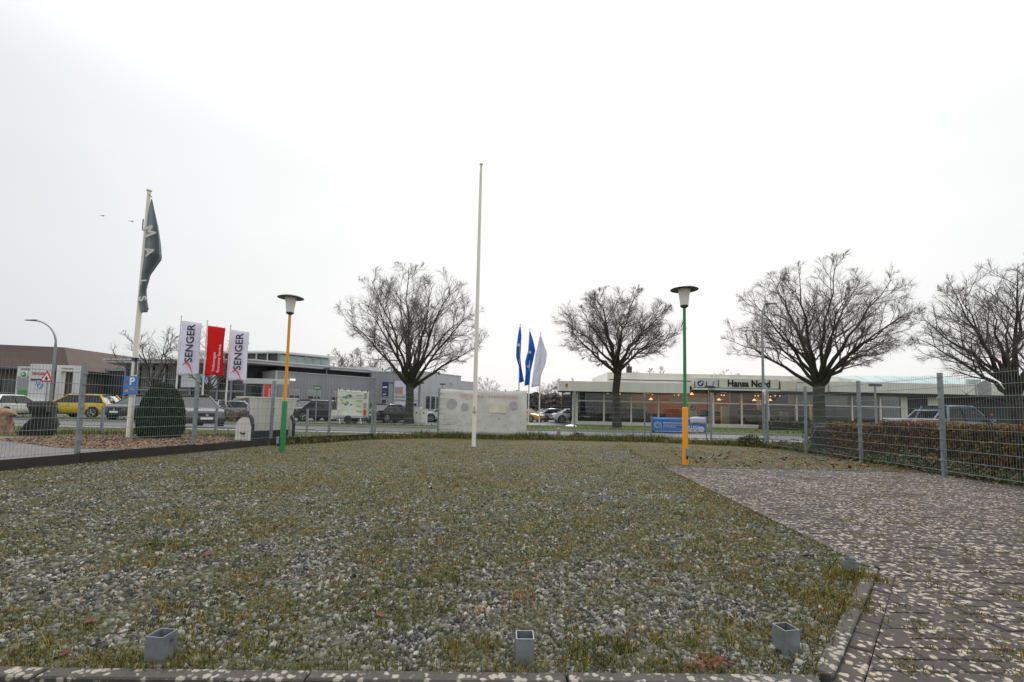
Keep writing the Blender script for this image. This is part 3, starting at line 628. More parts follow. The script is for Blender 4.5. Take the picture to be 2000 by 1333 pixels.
fx, fy = -10.98, 13.2
t = thing('flagpole', (fx, fy, 0.1), 'white flagpole with limp grey-teal flag behind the left fence', 'flagpole')
pole_mesh(fx, fy, 0.05, 7.42, 0.075, 0.048).build('mast', 'pole_white', t)
MB().tube([(fx + 0.05, fy - 0.04, 7.3), (fx + 0.13, fy - 0.04, 7.22)], 0.012, 6).build('arm', 'dark_metal', t)
MB().box(fx - 0.03, fx + 0.14, fy - 0.1, fy - 0.05, 2.3, 2.4).box(fx + 0.08, fx + 0.12, fy - 0.1, fy - 0.05, 1.9, 2.4).build('bracket', 'dark_metal', t, sm=False)
fl_ = thing('flag', (fx + 0.1, fy - 0.06, 3.7), 'grey-teal flag with pale letters hanging limp from pole', 'flag')
zs = [7.14, 6.8, 6.3, 5.72, 5.35, 4.85, 4.4, 4.0, 3.79]; le = [0.13, 0.075, 0.045, 0.02, 0.02, 0.01, 0.0, -0.005, 0.12]; rt = [0.15, 0.24, 0.40, 0.56, 0.64, 0.34, 0.26, 0.33, 0.36]
def flagfn(u, v):
    z = 7.14 + (3.79 - 7.14) * u; l = np.interp(-z, [-a for a in zs], le); r_ = np.interp(-z, [-a for a in zs], rt)
    x = l + (r_ - l) * v; return (fx + 0.03 + x, fy - 0.10 + 0.13 * math.sin(v * 9 + u * 3) * min(1, (r_ - l) * 1.6) * (0.4 + v), z - (0.10 * (1 - v) if u > 0.97 else 0))
MB().grid(flagfn, 44, 22).build('cloth', 'flag_teal', fl_, solid=0.004)
for ch, z, x, sz, ro in (('M', 6.10, 0.24, 0.40, R(-62)), ('A', 5.50, 0.30, 0.36, R(-70)), ('L', 4.60, 0.19, 0.24, R(-80)), ('S', 4.10, 0.22, 0.28, R(-70))):
    text('letter', ch, sz, 'flag_letter', fl_, (fx + 0.03 + x, fy - 0.235, z), ro, 0.12, 0.004, bold=0.012)
MB().box(fx - 0.1, fx - 0.075, fy - 0.03, fy - 0.015, 6.2, 6.55).build('toggle', 'black', fl_, sm=False)
# parking sign on that pole
t = thing('parking_sign', (fx, fy - 0.09, 1.3), 'blue parking sign with white P on the flagpole', 'sign')
MB().box(fx - 0.19, fx + 0.20, fy - 0.115, fy - 0.10, 1.33, 1.86).build('plate', 'blue', t, sm=False)
MB().box(fx - 0.175, fx + 0.185, fy - 0.118, fy - 0.1145, 1.345, 1.845).build('field', 'blue', t, sm=False)
text('letter', 'P', 0.30, 'clean_white', t, (fx + 0.06, fy - 0.121, 1.70), 0, 0, 0.003, bold=0.008)
MB().extr([(fx - 0.15, 1.70), (fx - 0.05, 1.76), (fx - 0.05, 1.64)], fy - 0.124, fy - 0.119).build('arrow', 'sign_red', t, sm=False)
m_ = MB().extr([(fx - 0.13, 1.42), (fx - 0.11, 1.47), (fx - 0.06, 1.48), (fx - 0.03, 1.43), (fx - 0.03, 1.40), (fx - 0.13, 1.40)], fy - 0.124, fy - 0.119)
m_.extr([(fx + 0.01, 1.50), (fx + 0.05, 1.54), (fx + 0.15, 1.46), (fx + 0.15, 1.43), (fx + 0.06, 1.47)], fy - 0.124, fy - 0.119); m_.build('pictogram', 'amber', t, sm=False)
for z in (1.42, 1.72): MB().box(fx - 0.2, fx + 0.2, fy - 0.10, fy - 0.075, z, z + 0.03).build('clip', 'galv', t, sm=False)

# dealer banners
def banner_flag(x, y, z0, zt, zb, wd, kind, label, seed):
    t = thing('flagpole', (x, y, 0), label + ' flagpole', 'flagpole', 'dealer flagpoles beyond the road')
    pole_mesh(x, y, -0.05, zt, 0.06, 0.04).build('mast', 'white_paint', t)
    f_ = thing('banner_flag', (x + 0.08, y, zb), label, 'flag', 'dealer banner flags beyond the road')
    top = zt - 0.35; r_ = random.Random(seed); ph = r_.uniform(0, 6)
    def fn(u, v):
        sk = -0.12 * v * (1 - u) * 1.4
        return (x + 0.07 + wd * v * (1 - 0.05 * math.sin(u * 3.1)) + 0.04 * u * v, y - 0.02 + 0.06 * math.sin(v * 5 + u * 4 + ph) * (0.2 + u), top + (zb - top) * u + sk - (0.05 * math.sin(v * 9) * (u ** 6)))
    MB().grid(fn, 30, 14).build('cloth', 'flag_red' if kind == 'red' else 'flag_white', f_, solid=0.006)
    MB().tube([(x, y, top + 0.02), (x + wd + 0.05, y, top - 0.15)], 0.018, 6).build('cross_arm', 'white_paint', t)
    cx_ = x + 0.07 + wd * 0.52; yy = y - 0.13
    if kind == 'senger':
        text('lettering', 'SENGER', 0.78, 'flag_ink', f_, (cx_ + 0.02, yy, top - 1.65), R(89), 0, 0.004, wx=1.0, bold=0.012)
        m_ = MB(); pts = [(cx_ - 0.42 + 0.75 * k / 12, yy, top - 3.25 - 0.62 * (k / 12) ** 2 + 0.30 * math.sin(k / 12 * 3.1)) for k in range(13)]
        m_.tube(pts, [0.05 * math.sin(0.25 + k / 12 * 2.8) + 0.006 for k in range(13)], 5); m_.build('swoosh', 'sign_red', f_)
    if kind == 'red':
        text('lettering', 'Volkswagen', 0.30, 'clean_white', f_, (cx_ + 0.0, yy, zb + 1.0), R(89), 0, 0.004)
        text('lettering', 'Economy Service', 0.30, 'clean_white', f_, (cx_ + 0.36, yy, zb + 1.25), R(89), 0, 0.004)
banner_flag(-24.32, 33.0, 0, 7.5, 3.2, 1.48, 'senger', 'white banner flag lettered SENGER, nearest the grey-teal flag', 1)
banner_flag(-22.80, 33.6, 0, 7.3, 3.25, 1.32, 'red', 'red banner flag between the two white SENGER banners', 2)
banner_flag(-21.42, 34.2, 0, 7.1, 2.95, 1.38, 'senger', 'white banner flag lettered SENGER, next to the orange lamp pole', 3)
# limp flags by the white showroom
def limp_flag(x, y, zt, zb, mat, shape, label):
    t = thing('flagpole', (x, y, 0), label.replace('flag', 'flagpole carrying it', 1) if False else 'slim pole carrying the ' + label, 'flagpole', 'slim flagpoles by the white showroom')
    pole_mesh(x, y, -0.05, zt, 0.055, 0.035).build('mast', 'white_paint', t)
    f_ = thing('limp_flag', (x, y - 0.07, zb), label, 'flag', 'limp flags by the white showroom')
    us = [0, .15, .35, .55, .75, 1.0]
    def fn(u, v):
        l = np.interp(u, us, shape[0]); r_ = np.interp(u, us, shape[1]); return (x + l + (r_ - l) * v, y - 0.09 + 0.09 * math.sin(v * 8 + u * 5), zt - 0.25 + (zb - zt + 0.25) * u + 0.12 * (v - 0.5) * (u ** 4))
    MB().grid(fn, 26, 12).build('cloth', mat, f_, solid=0.006); return f_
f1 = limp_flag(0.60, 38, 8.4, 3.5, 'flag_blue', ([-.05, -.17, -.28, -.30, 0.0, 0.02], [0.05, .12, .10, .06, .18, .42]), 'blue limp flag, left of the three by the white showroom')
f2 = limp_flag(1.43, 38, 8.0, 3.25, 'flag_blue', ([-.05, -.08, -.12, -.36, -.30, -.38], [0.05, .28, .48, .30, .12, .05]), 'blue limp flag, middle of the three by the white showroom')
f3 = limp_flag(2.34, 38, 7.7, 3.15, 'flag_white', ([-.05, -.2, -.38, -.5, -.6, -.72], [0.05, .25, .55, .45, .12, -.06]), 'white limp flag, right of the three by the white showroom')
for f_, x, z in ((f1, 0.48, 6.6), (f2, 1.45, 6.0), (f2, 1.35, 4.8)):
    MB().lathe([(0.13, 0), (0.13, 0.02)], (x, 37.79, z), 10, 'y').build('emblem', 'flag_white', f_)

# ------------------------------------------------------------------ banners on the back fence
t = thing('fence_banner', (-1.1, 18.22, 0.1), 'large weathered white banner seen from behind on the back fence', 'banner')
def bfn(u, v): x = -2.88 + 3.50 * u; return (x, 18.155 + 0.025 * math.sin(u * 16 + v * 3) + 0.015 * math.sin(v * 9), 0.13 + 1.76 * v + 0.02 * math.sin(u * 14) * (1 if v > 0.9 else 0.3))
MB().grid(bfn, 40, 14).build('sheet', 'banner_white', t, solid=0.003)
for x, z, r_ in ((-2.36, 1.32, 0.20), (-1.85, 1.22, 0.145), (0.08, 1.31, 0.155)): MB().lathe([(r_, 0), (r_, 0.004)], (x, 18.105, z), 24, 'y').build('grey_disc', 'banner_grey', t)
m_ = MB(); x = -2.05
while x < 0.25:
    w_ = rnd.uniform(0.05, 0.09); m_.box(x, x + w_, 18.10, 18.104, 1.60 + rnd.uniform(0, .01), 1.69 + rnd.uniform(0, .012))
    if -1.3 < x < -1.05: x += 0.2
    x += w_ + rnd.uniform(0.012, 0.03)
m_.build('faded_lettering', 'banner_red', t, sm=False)['kind'] = 'stuff'
m_ = MB()
for _ in range(40):
    x = rnd.uniform(-2.8, 0.45); z = rnd.uniform(0.2, 0.9); w_ = rnd.uniform(0.05, 0.14); m_.box(x, x + w_, 18.103, 18.107, z, z + rnd.uniform(0.01, 0.05))
m_.build('faded_print', 'banner_haze', t, sm=False)['kind'] = 'stuff'
MB().box(-0.9, -0.2, 18.101, 18.105, 1.0, 1.35).build('faded_picture', 'banner_yel', t, sm=False)
for i in range(9): MB().tube([(-2.86 + i * 0.435, 18.15, 1.89), (-2.86 + i * 0.435, 18.26, 1.93)], 0.008, 5).build('cable_tie', 'black', t)

t = thing('fence_banner', (7.3, 19.4, 0.2), 'blue and white printed banner stretched behind the back fence', 'banner')
bx0, bx1, by = 5.98, 8.26, 19.4
def b2(u, v): x = bx0 + (bx1 - bx0) * u; return (x, by + 0.03 * math.sin(u * 9 + 1) + 0.02 * math.sin(v * 5), 0.30 + 0.66 * v + 0.05 * u - 0.03 * math.sin(u * 3.1))
MB().grid(b2, 30, 6).build('sheet', 'blue', t, solid=0.004)
MB().grid(lambda u, v: (7.58 + 0.66 * u, by - 0.045 + 0.01 * math.sin(u * 5), 0.70 + 0.28 * v + 0.03 * u + 0.02 * math.sin(u * 5)), 8, 3).build('white_field', 'flag_white', t, solid=0.003)
text('lettering', 'FLUGA', 0.19, 'flag_white', t, (7.72, by - 0.055, 0.545), 0, 0, 0.004, bold=0.01)
text('lettering', 'NORD', 0.17, 'flag_white', t, (7.72, by - 0.055, 0.41), 0, 0, 0.004, bold=0.01)
MB().lathe([(0.12, 0), (0.12, 0.006)], (8.06, by - 0.05, 0.48), 18, 'y').build('emblem', 'flag_white', t)
m_ = MB(); pts = [(6.18 + 0.12 * math.cos(a), by - 0.055, 0.63 + 0.12 * math.sin(a)) for a in np.linspace(0, 6.28, 19)]; m_.tube(pts, 0.013, 5, False); pts = [(6.18 + 0.06 * math.cos(a), by - 0.055, 0.63 + 0.06 * math.sin(a)) for a in np.linspace(0, 5.0, 15)]; m_.tube(pts, 0.012, 5); m_.tube([(6.34, by - .055, .5), (6.36, by - .055, .62), (6.32, by - .055, .76)], 0.012, 5); m_.build('emblem', 'flag_white', t)
m_ = MB()
for z, a, b_, h in ((0.70, 6.45, 7.3, 0.045), (0.62, 6.45, 7.2, 0.03), (0.57, 6.45, 6.9, 0.025), (0.53, 6.45, 7.0, 0.02), (0.35, 6.1, 7.3, 0.03), (0.89, 6.05, 7.1, 0.03)):
    x = a
    while x < b_:
        w_ = rnd.uniform(0.03, 0.1); m_.box(x, x + w_, by - 0.054, by - 0.05, z, z + h); x += w_ + 0.02
m_.build('small_print', 'flag_white', t, sm=False)['kind'] = 'stuff'
for x in (5.95, 8.29): MB().box(x - 0.02, x + 0.02, by - 0.02, by + 0.02, -0.05, 1.02).build('stake', 'galv', t, sm=False)

# ------------------------------------------------------------------ small things by the verge
t = thing('knee_rail', (-6.8, 16.0, 0), 'low bent grey tube rail behind the left corner of the fence', 'rail')
MB().tube([(-6.75, 15.95, -0.02), (-6.75, 15.95, 0.24), (-6.78, 15.95, 0.285), (-6.85, 15.96, 0.30), (-11.4, 16.15, 0.30), (-11.47, 16.15, 0.285), (-11.5, 16.15, 0.24), (-11.5, 16.15, -0.02)], 0.03, 8).build('rail', 'galv', t)
for x in (-8.3, -9.9): MB().tube([(x, 16.05, -0.02), (x, 16.05, 0.29)], 0.025, 8).build('leg', 'galv', t)
tag(MB().lathe([(0.075, -0.05), (0.08, 0.3), (0.07, 0.40), (0.03, 0.43)], (1.97, 18.9, 0), 9).build('bollard', 'wood_pale', None), 'short pale weathered post stump in the verge beyond the fence', 'bollard')
tag(MB().lathe([(0.42, 0.0), (0.44, 0.05), (0.34, 0.13), (0.15, 0.17), (0.03, 0.18)], (4.45, 34.0, 0), 18).build('lawn_cover', 'clean_white', None), 'flat white dome cover lying on lawn left of tree', 'cover')
for x, y, z0, h, lb in ((-6.95, 15.6, 0, 1.0, 'short square grey post behind the left corner of the fence'), (-9.6, 14.9, 0, 0.95, 'short square grey post between the flagpole and the clipped evergreen'), (-13.3, 14.9, 0, 0.95, 'short square grey post in front of the yellow car')):
    tag(MB().box(x - 0.03, x + 0.03, y - 0.03, y + 0.03, z0, h).box(x - 0.033, x + 0.033, y - 0.033, y + 0.033, h, h + 0.015).build('grey_post', 'galv', None, sm=False), lb, 'post', 'short grey posts')

# boulders and clipped evergreen
def rock(name, mat, x, y, prof, label, cat, seed, lump=0.16):
    r_ = random.Random(seed); m_ = MB(); n = 18; k0 = len(prof)
    ph = [r_.uniform(0, 6.28) for _ in range(8)]
    for i, (rr, h, ox) in enumerate(prof):
        for j in range(n):
            a = 2 * math.pi * j / n; q = rr * (1 + lump * math.sin(2 * a + ph[0] + h * 3) + lump * 0.7 * math.sin(3 * a + ph[1] - h * 6) + lump * 0.5 * math.sin(5 * a + ph[2] + h * 11) + r_.uniform(-.05, .05))
            m_.v.append((x + ox + q * math.cos(a), y + q * 0.8 * math.sin(a), 0.06 + h + r_.uniform(-.015, .015)))
    for i in range(k0 - 1):
        for j in range(n): m_.f.append((i * n + j, i * n + (j + 1) % n, (i + 1) * n + (j + 1) % n, (i + 1) * n + j))
    m_.f.append(tuple(range((k0 - 1) * n, k0 * n))); m_.f.append(tuple(range(n - 1, -1, -1)))
    return tag(m_.build(name, mat, None, ang=55), label, cat)
rock('standing_stone', 'dark_stone', -14.0, 13.6, [(0.38, -.08, 0), (0.42, .08, 0), (0.42, .22, 0.02), (0.40, .36, .06), (0.35, .52, .10), (0.31, .64, .10), (0.38, .72, .08), (0.40, .86, .02), (0.36, .97, .04), (0.30, 1.02, .06)], 'dark rough standing stone with a waist behind the left fence', 'stone', 3)
rock('boulder', 'boulder', -15.32, 13.6, [(0.42, -.08, 0), (0.47, .08, 0), (0.42, .22, 0.0), (0.45, .36, -.03), (0.38, .5, .0), (0.42, .6, .02), (0.33, .74, .0), (0.18, .8, .0)], 'brown lumpy boulder at the left picture edge', 'boulder', 5)
def leafcloud(name, cs, size, mat, parent, kind=None, flat=0.0):
    cs = np.asarray(cs); n = len(cs); a = np.random.normal(size=(n, 3)); a /= np.linalg.norm(a, axis=1, keepdims=True)
    b_ = np.random.normal(size=(n, 3)); b_ -= a * (a * b_).sum(1, keepdims=True); b_ /= np.linalg.norm(b_, axis=1, keepdims=True)
    s_ = (size * np.random.uniform(0.6, 1.3, n))[:, None]; c_ = np.cross(a, b_)
    V = np.stack([cs - a * s_, cs - b_ * s_ * 0.55 + c_ * s_ * 0.15, cs + a * s_, cs + b_ * s_ * 0.55 + c_ * s_ * 0.15], 1)
    if parent: V = V - np.array(root_of(parent).location)
    return npmesh(name, V, (np.array([(0, 1, 2), (0, 2, 3)])[None] + 4 * np.arange(n)[:, None, None]).reshape(-1, 3), mat, parent, kind)
cx_, cy_ = -10.2, 13.35
t = thing('clipped_evergreen', (cx_, cy_, 0.08), 'dark clipped evergreen shaped like a blunt cone', 'shrub')
prof = [(0.44, 0.02), (0.55, 0.2), (0.565, 0.5), (0.53, 0.85), (0.46, 1.15), (0.34, 1.4), (0.19, 1.56), (0.05, 1.61)]
MB().lathe([(r_ * 0.93, h + 0.06) for r_, h in prof], (cx_, cy_, 0), 24).build('core', 'evergreen', t)
MB().tube([(cx_, cy_, 0.0), (cx_, cy_, 0.3)], 0.06, 8).build('trunk', 'bark', t)
h = np.random.rand(14000) * 1.6; rr = np.interp(h, [p[1] for p in prof], [p[0] for p in prof]) * np.random.normal(0.985, 0.03, 14000); a = np.random.rand(14000) * 6.28
leafcloud('foliage', np.stack([cx_ + rr * np.cos(a), cy_ + rr * np.sin(a), h + 0.07], -1), 0.03, 'evergreen', t)

# ------------------------------------------------------------------ roofed beach chair
bcx, bcy = -6.98, 13.35
t = thing('beach_chair', (bcx, bcy, 0.05), 'white roofed wicker beach chair with black trim seen from behind', 'chair', None)
def lb(name, mb, mat, par=None, sm=False, solid=0.0):
    o = mb.build(name, mat, None, sm=sm, solid=solid); o.parent = par or t; return o
# local frame: x to the right along the back, -y towards the viewer
for i in range(11):
    w0, w1 = 1.10, 1.42; xa0 = -w0 / 2 + w0 * i / 11 + 0.004; xb0 = -w0 / 2 + w0 * (i + 1) / 11 - 0.004; xa1 = -w1 / 2 + w1 * i / 11 + 0.004; xb1 = -w1 / 2 + w1 * (i + 1) / 11 - 0.004
    lb('back_board', MB().add([(xa0, -0.30, 0.33), (xb0, -0.30, 0.33), (xb0, -0.28, 0.33), (xa0, -0.28, 0.33), (xa1, -0.44, 1.24), (xb1, -0.44, 1.24), (xb1, -0.42, 1.24), (xa1, -0.42, 1.24)],
       [(3, 2, 1, 0), (4, 5, 6, 7), (0, 1, 5, 4), (1, 2, 6, 5), (2, 3, 7, 6), (3, 0, 4, 7)]), 'white_paint')
lb('back_lining', MB().add([(-.56, -.277, .32), (.56, -.277, .32), (.72, -.417, 1.24), (-.72, -.417, 1.24)], [(3, 2, 1, 0)]), 'banner_grey', solid=0.01)
lb('roof_rim', MB().box(-0.74, 0.74, -0.455, 0.15, 1.24, 1.275), 'white_paint')
lb('roof', MB().add([(-.74, -.455, 1.275), (.74, -.455, 1.275), (.70, .35, 1.20), (-.70, .35, 1.20)], [(0, 1, 2, 3)]), 'white_paint', solid=0.02)
for s_ in (-1, 1):
    arc = [(-0.47, 0.0), (0.28, 0.0), (0.28, 0.30)] + [(0.28 - 0.75 * (1 - math.cos(a)) / 1.0 * 0.5 - 0.0, 0.40 + 0.30 * math.sin(a)) for a in np.linspace(0.2, 1.7, 7)] + [(-0.30, 0.70), (-0.42, 0.60), (-0.47, 0.45)]
    x0 = s_ * 0.60; sd_ = MB(); n_ = len(arc)
    sd_.add([(x0 - 0.02, y, z) for y, z in arc] + [(x0 + 0.02, y, z) for y, z in arc], [tuple(range(n_ - 1, -1, -1)), tuple(range(n_, 2 * n_))] + [(i, (i + 1) % n_, n_ + (i + 1) % n_, n_ + i) for i in range(n_)])
    sp = lb('side_panel', sd_, 'white_paint')
    lb('arm_rest', MB().tube([(x0 + s_ * 0.01, y, z + 0.03) for y, z in ((-0.49, 0.46), (-0.45, 0.60), (-0.36, 0.70), (-0.2, 0.755), (0.0, 0.75), (0.15, 0.70), (0.26, 0.60))], 0.048, 8), 'black', sm=True)
    lb('carry_handle', MB().tube([(x0 + s_ * 0.045, -0.2, 0.26), (x0 + s_ * 0.06, -0.1, 0.24), (x0 + s_ * 0.045, 0.0, 0.26)], 0.022, 8), 'black', sp, sm=True)
    for y in (-0.32, -0.16, 0.0, 0.14): lb('slat_groove', MB().box(x0 + s_ * 0.021 - 0.002, x0 + s_ * 0.021 + 0.002, y, y + 0.012, 0.03, 0.58), 'banner_grey', sp)
    lb('back_edge', MB().box(x0 - 0.03, x0 + 0.03, -0.52, -0.472, 0.0, 0.52), 'black')
lb('seat_box', MB().box(-0.575, 0.575, -0.29, 0.30, 0.04, 0.34), 'black')
t.rotation_euler = (0, 0, R(60)); t.location = (bcx - 0.22, bcy - 0.02, 0.06)
t.scale = (1.02, 1.02, 1.0)

# ------------------------------------------------------------------ buildings: white showroom (right)
U = lambda u, Y=42.0: (u - 1000) * Y / 889.0
def Zv(u, v, Y=42.0): return 1.09 + (803 + 0.021 * (u - 1000) - v) * Y / 889.0
def roundel(parent, x, y, z, r_, kind):
    if kind == 'bmw':
        o = MB().lathe([(r_, 0), (r_, 0.05), (r_ * 0.97, 0.06)], (x, y, z), 28, 'y').build('emblem', 'black', parent)
        for q in range(4):
            pts = [(x, z)] + [(x + r_ * 0.62 * math.cos(a), z + r_ * 0.62 * math.sin(a)) for a in np.linspace(q * math.pi / 2, (q + 1) * math.pi / 2, 7)]
            MB().extr(pts[::-1], y - 0.075, y - 0.058).build('quarter', 'blue' if q in (1, 3) else 'clean_white', o, sm=False)
        m_ = MB(); m_.tube([(x + r_ * 0.98 * math.cos(a), y - 0.06, z + r_ * 0.98 * math.sin(a)) for a in np.linspace(0, 6.2832, 29)], r_ * 0.035, 5, False); m_.build('ring', 'chrome', o)
    else:
        o = MB().lathe([(r_, 0), (r_, 0.05)], (x, y, z), 24, 'y').build('emblem', 'blue', parent)
        m_ = MB(); m_.tube([(x + r_ * 0.93 * math.cos(a), y - 0.06, z + r_ * 0.93 * math.sin(a)) for a in np.linspace(0, 6.2832, 25)], r_ * 0.09, 5, False); m_.build('ring', 'clean_white', o)
        for pts in ([(-.32, .72), (0, .08), (.32, .72)], [(-.72, .4), (-.30, -.68), (0, -.02), (.30, -.68), (.72, .4)]):
            MB().tube([(x + a * r_, y - 0.06, z + b_ * r_) for a, b_ in pts], r_ * 0.085, 5).build('stroke', 'clean_white', o)
sh = thing('car_showroom', (18, 42, 0), 'low white glass fronted car showroom lettered Hansa Nord', 'building')
x0, x1 = U(1118), 48.0
def part(name, mb, mat, par=None, sm=False): return mb.build(name, mat, par or sh, sm=sm)
part('floor_slab', MB().box(x0, x1, 42.0, 54, -0.1, 0.12), 'interior_floor')
part('plinth', MB().box(x0 - 0.06, U(1495), 41.80, 42.0, -0.1, 0.30), 'bmw_white')
part('plinth', MB().box(U(1495) + 0.02, x1, 41.82, 42.0, -0.1, 0.30), 'concrete')
part('back_wall', MB().box(x0, x1, 50.5, 50.8, 0.12, 4.2), 'interior_wall')
part('side_wall', MB().box(x0, x0 + 0.3, 43.2, 50.5, 0.12, 3.1), 'dark_glass')
part('end_wall', MB().box(x1, x1 + 0.3, 42, 54, -0.1, 4.2), 'bmw_white')
part('ceiling', MB().box(x0, x1, 42.05, 50.5, 3.42, 3.5), 'soffit')
part('roof', MB().box(x0, x1, 42.3, 54.5, 3.62, 3.78), 'fascia')
# fascias
part('fascia', MB().box(U(1092, 40.6), U(1348, 40.6), 40.6, 41.9, Zv(1200, 766, 40.6), Zv(1200, 746.5, 40.6)), 'bmw_white')
part('soffit', MB().box(U(1092, 40.6) + 0.05, U(1348, 40.6), 40.65, 42.5, Zv(1200, 766, 40.6) - 0.05, Zv(1200, 766, 40.6) - 0.004), 'soffit')
part('left_roof', MB().box(U(1092, 40.6) + 0.1, U(1190), 41.9, 50, 3.55, 3.75), 'fascia')
part('upper_fascia', MB().box(U(1187), U(1640), 42.0, 42.4, 3.72, Zv(1400, 732)), 'bmw_white')
part('upper_return', MB().box(U(1187), U(1187) + 0.3, 42.4, 50, 3.72, Zv(1400, 732) - 0.01), 'bmw_white')
part('shadow_joint', MB().box(U(1190), U(1350), 41.97, 42.0, Zv(1270, 744), Zv(1270, 742.5)), 'soffit')
part('sign_fascia', MB().box(U(1352), U(1519), 41.6, 41.99, Zv(1450, 764), Zv(1450, 741)), 'bmw_white')
part('sign_ledge', MB().box(U(1352), U(1519), 41.45, 41.6, Zv(1450, 764), Zv(1450, 760.5)), 'clean_white')
part('shadow_joint', MB().box(U(1352), U(1519), 41.57, 41.6, Zv(1450, 760.5), Zv(1450, 759)), 'soffit')
part('fascia', MB().box(U(1523), U(1548), 41.5, 41.99, Zv(1530, 766), Zv(1530, 744)), 'bmw_white')
part('fascia', MB().box(U(1551), U(1612), 41.55, 41.99, Zv(1580, 766), Zv(1580, 742)), 'bmw_white')
part('fascia', MB().box(U(1614), U(1895), 41.3, 41.99, Zv(1740, 769), Zv(1740, 749)), 'bmw_white')
part('soffit', MB().box(U(1352), x1, 41.5, 42.04, Zv(1450, 764) - 0.22, Zv(1450, 764) - 0.006), 'soffit')
for u in (1354, 1377, 1400, 1518.5, 1549): part('sign_divider', MB().box(U(u) - 0.025, U(u) + 0.025, 41.5, 41.57, Zv(u, 768), Zv(u, 746 if u != 1400 else 743)), 'soffit')
roundel(sh, U(1365.5), 41.58, Zv(1365, 749.5), 0.285, 'bmw')
part('floodlight', MB().box(U(1381), U(1391), 41.2, 41.4, Zv(1385, 758), Zv(1385, 756)), 'black')
part('lettering_stroke', MB().add([(U(1387), 41.55, Zv(1387, 757)), (U(1389), 41.55, Zv(1389, 757)), (U(1393), 41.55, Zv(1393, 746)), (U(1391), 41.55, Zv(1391, 746))], [(0, 1, 2, 3)]), 'blue')
text('lettering', 'Hansa Nord', 0.86, 'black', sh, (U(1459.5), 41.57, Zv(1460, 751)), 0, 0, 0.02, wx=0.92, bold=0.022)
part('sign_panel', MB().box(U(1519.6), U(1548.5), 41.40, 41.48, Zv(1534, 765), Zv(1534, 746)), 'tarp')
text('small_lettering', 'Motorrad', 0.16, 'shutter', sh, (U(1559), 41.53, Zv(1559, 748)), 0, 0, 0.01)
# skylights on the right
part('parapet', MB().box(U(1640), U(1900), 42.4, 42.7, 3.78, 4.35), 'bmw_white')
m_ = MB().extr([(U(1610), 4.8), (U(1640), 5.02), (U(1700), 4.72), (U(1720), 4.5), (U(1610), 4.5)], 43.2, 47); part('roof_rise', m_, 'bmw_white')
for i, u in enumerate(np.linspace(1640, 1880, 7)):
    u2 = u + 38; part('skylight', MB().add([(U(u), 42.6, 4.36), (U(u2), 42.6, 4.36), (U(u2), 45.0, 5.25 + i * 0.03), (U(u), 45.0, 5.2 + i * 0.03)], [(0, 1, 2, 3)]), 'skylight')
    part('skylight_bar', MB().tube([(U(u), 42.58, 4.38), (U(u), 45.0, 5.24 + i * 0.03)], 0.04, 5), 'fascia')
gx0, gx1 = U(1893), U(1920)
part('glass_gable', MB().extr([(gx0, 3.4), (gx1, 3.4), (gx1, 5.0), (gx0, 4.45)], 41.2, 41.26), 'pane_green')
part('gable_frame', MB().tube([(gx0, 41.2, 3.4), (gx0, 41.2, 4.45), (gx1, 41.2, 5.0), (gx1, 41.2, 3.4)], 0.035, 5), 'fascia')
part('gable_back', MB().box(gx0, gx1, 42.0, 42.2, 3.4, 4.9), 'skylight')
part('fascia', MB().box(U(1920) + 0.06, x1, 41.4, 41.99, 3.45, 4.45), 'bmw_white')
# glazing
zT = 3.02; cols = [1124, 1180, 1233, 1286, 1340, 1393, 1448, 1500, 1555, 1608, 1663, 1718, 1760]
for i, u in enumerate(cols):
    part('mullion', MB().box(U(u) - 0.07, U(u) + 0.07, 41.86, 42.06, 0.3, 3.36 if u > 1345 else zT + 0.02), 'bmw_white')
    if i + 1 < len(cols):
        a, b_ = U(u) + 0.075, U(cols[i + 1]) - 0.075; top = 3.36 if cols[i + 1] > 1345 else zT + 0.02; zt = 2.18
        part('transom', MB().box(a, b_, 41.9, 42.03, zt - 0.05, zt + 0.05), 'bmw_white')
        for za, zb in ((0.3, zt - 0.055), (zt + 0.055, top)): part('pane', MB().box(a, b_, 41.955, 41.975, za, zb), 'pane')
part('column', MB().box(U(1119), U(1129), 41.84, 42.2, 0.3, 3.3), 'bmw_white')
part('door_leaf', MB().box(U(1762), U(1775), 42.1, 42.2, 0.1, 3.3), 'bmw_white')
part('wall', MB().box(U(1776), U(1815), 42.15, 42.4, -0.1, 3.4), 'soffit')
part('wall', MB().box(U(1815) + 0.01, U(1840), 42.1, 42.4, -0.1, 3.4), 'bmw_white')
part('wall', MB().box(U(1840) + 0.01, x1, 42.15, 42.4, -0.1, 3.4), 'soffit')
part('blind', MB().box(U(1545), U(1660), 42.3, 42.35, 2.3, 3.3), 'tarp')
part('blind', MB().box(U(1316), U(1388), 42.6, 42.7, 2.3, 2.75), 'tarp')
for u, a, b_, mt in ((1362, 0.12, 2.1, 'tarp'), (1427, 0.12, 1.95, 'bmw_white'), (1444, 0.12, 3.3, 'shutter'), (1545, .12, 1.6, 'shutter'), (1605, .12, 3.2, 'tarp')):
    part('display_pillar', MB().box(U(u) - 0.35, U(u) + 0.35, 42.9, 43.2, a, b_), mt)
roundel(sh, U(1362), 42.88, 1.72, 0.24, 'bmw')
part('clock', MB().lathe([(0.25, 0), (0.25, 0.06)], (U(1275), 44.4, 1.55), 20, 'y'), 'clean_white', sm=True)
part('wall_sign', MB().box(U(1238), U(1270), 44.4, 44.5, 1.42, 1.72), 'clean_white')
part('counter', MB().box(U(1250), U(1330), 46, 46.6, 0.12, 1.2), 'soffit')
part('rear_partition', MB().box(U(1140), U(1290), 47.5, 47.7, 0.12, 3.4), 'soffit')
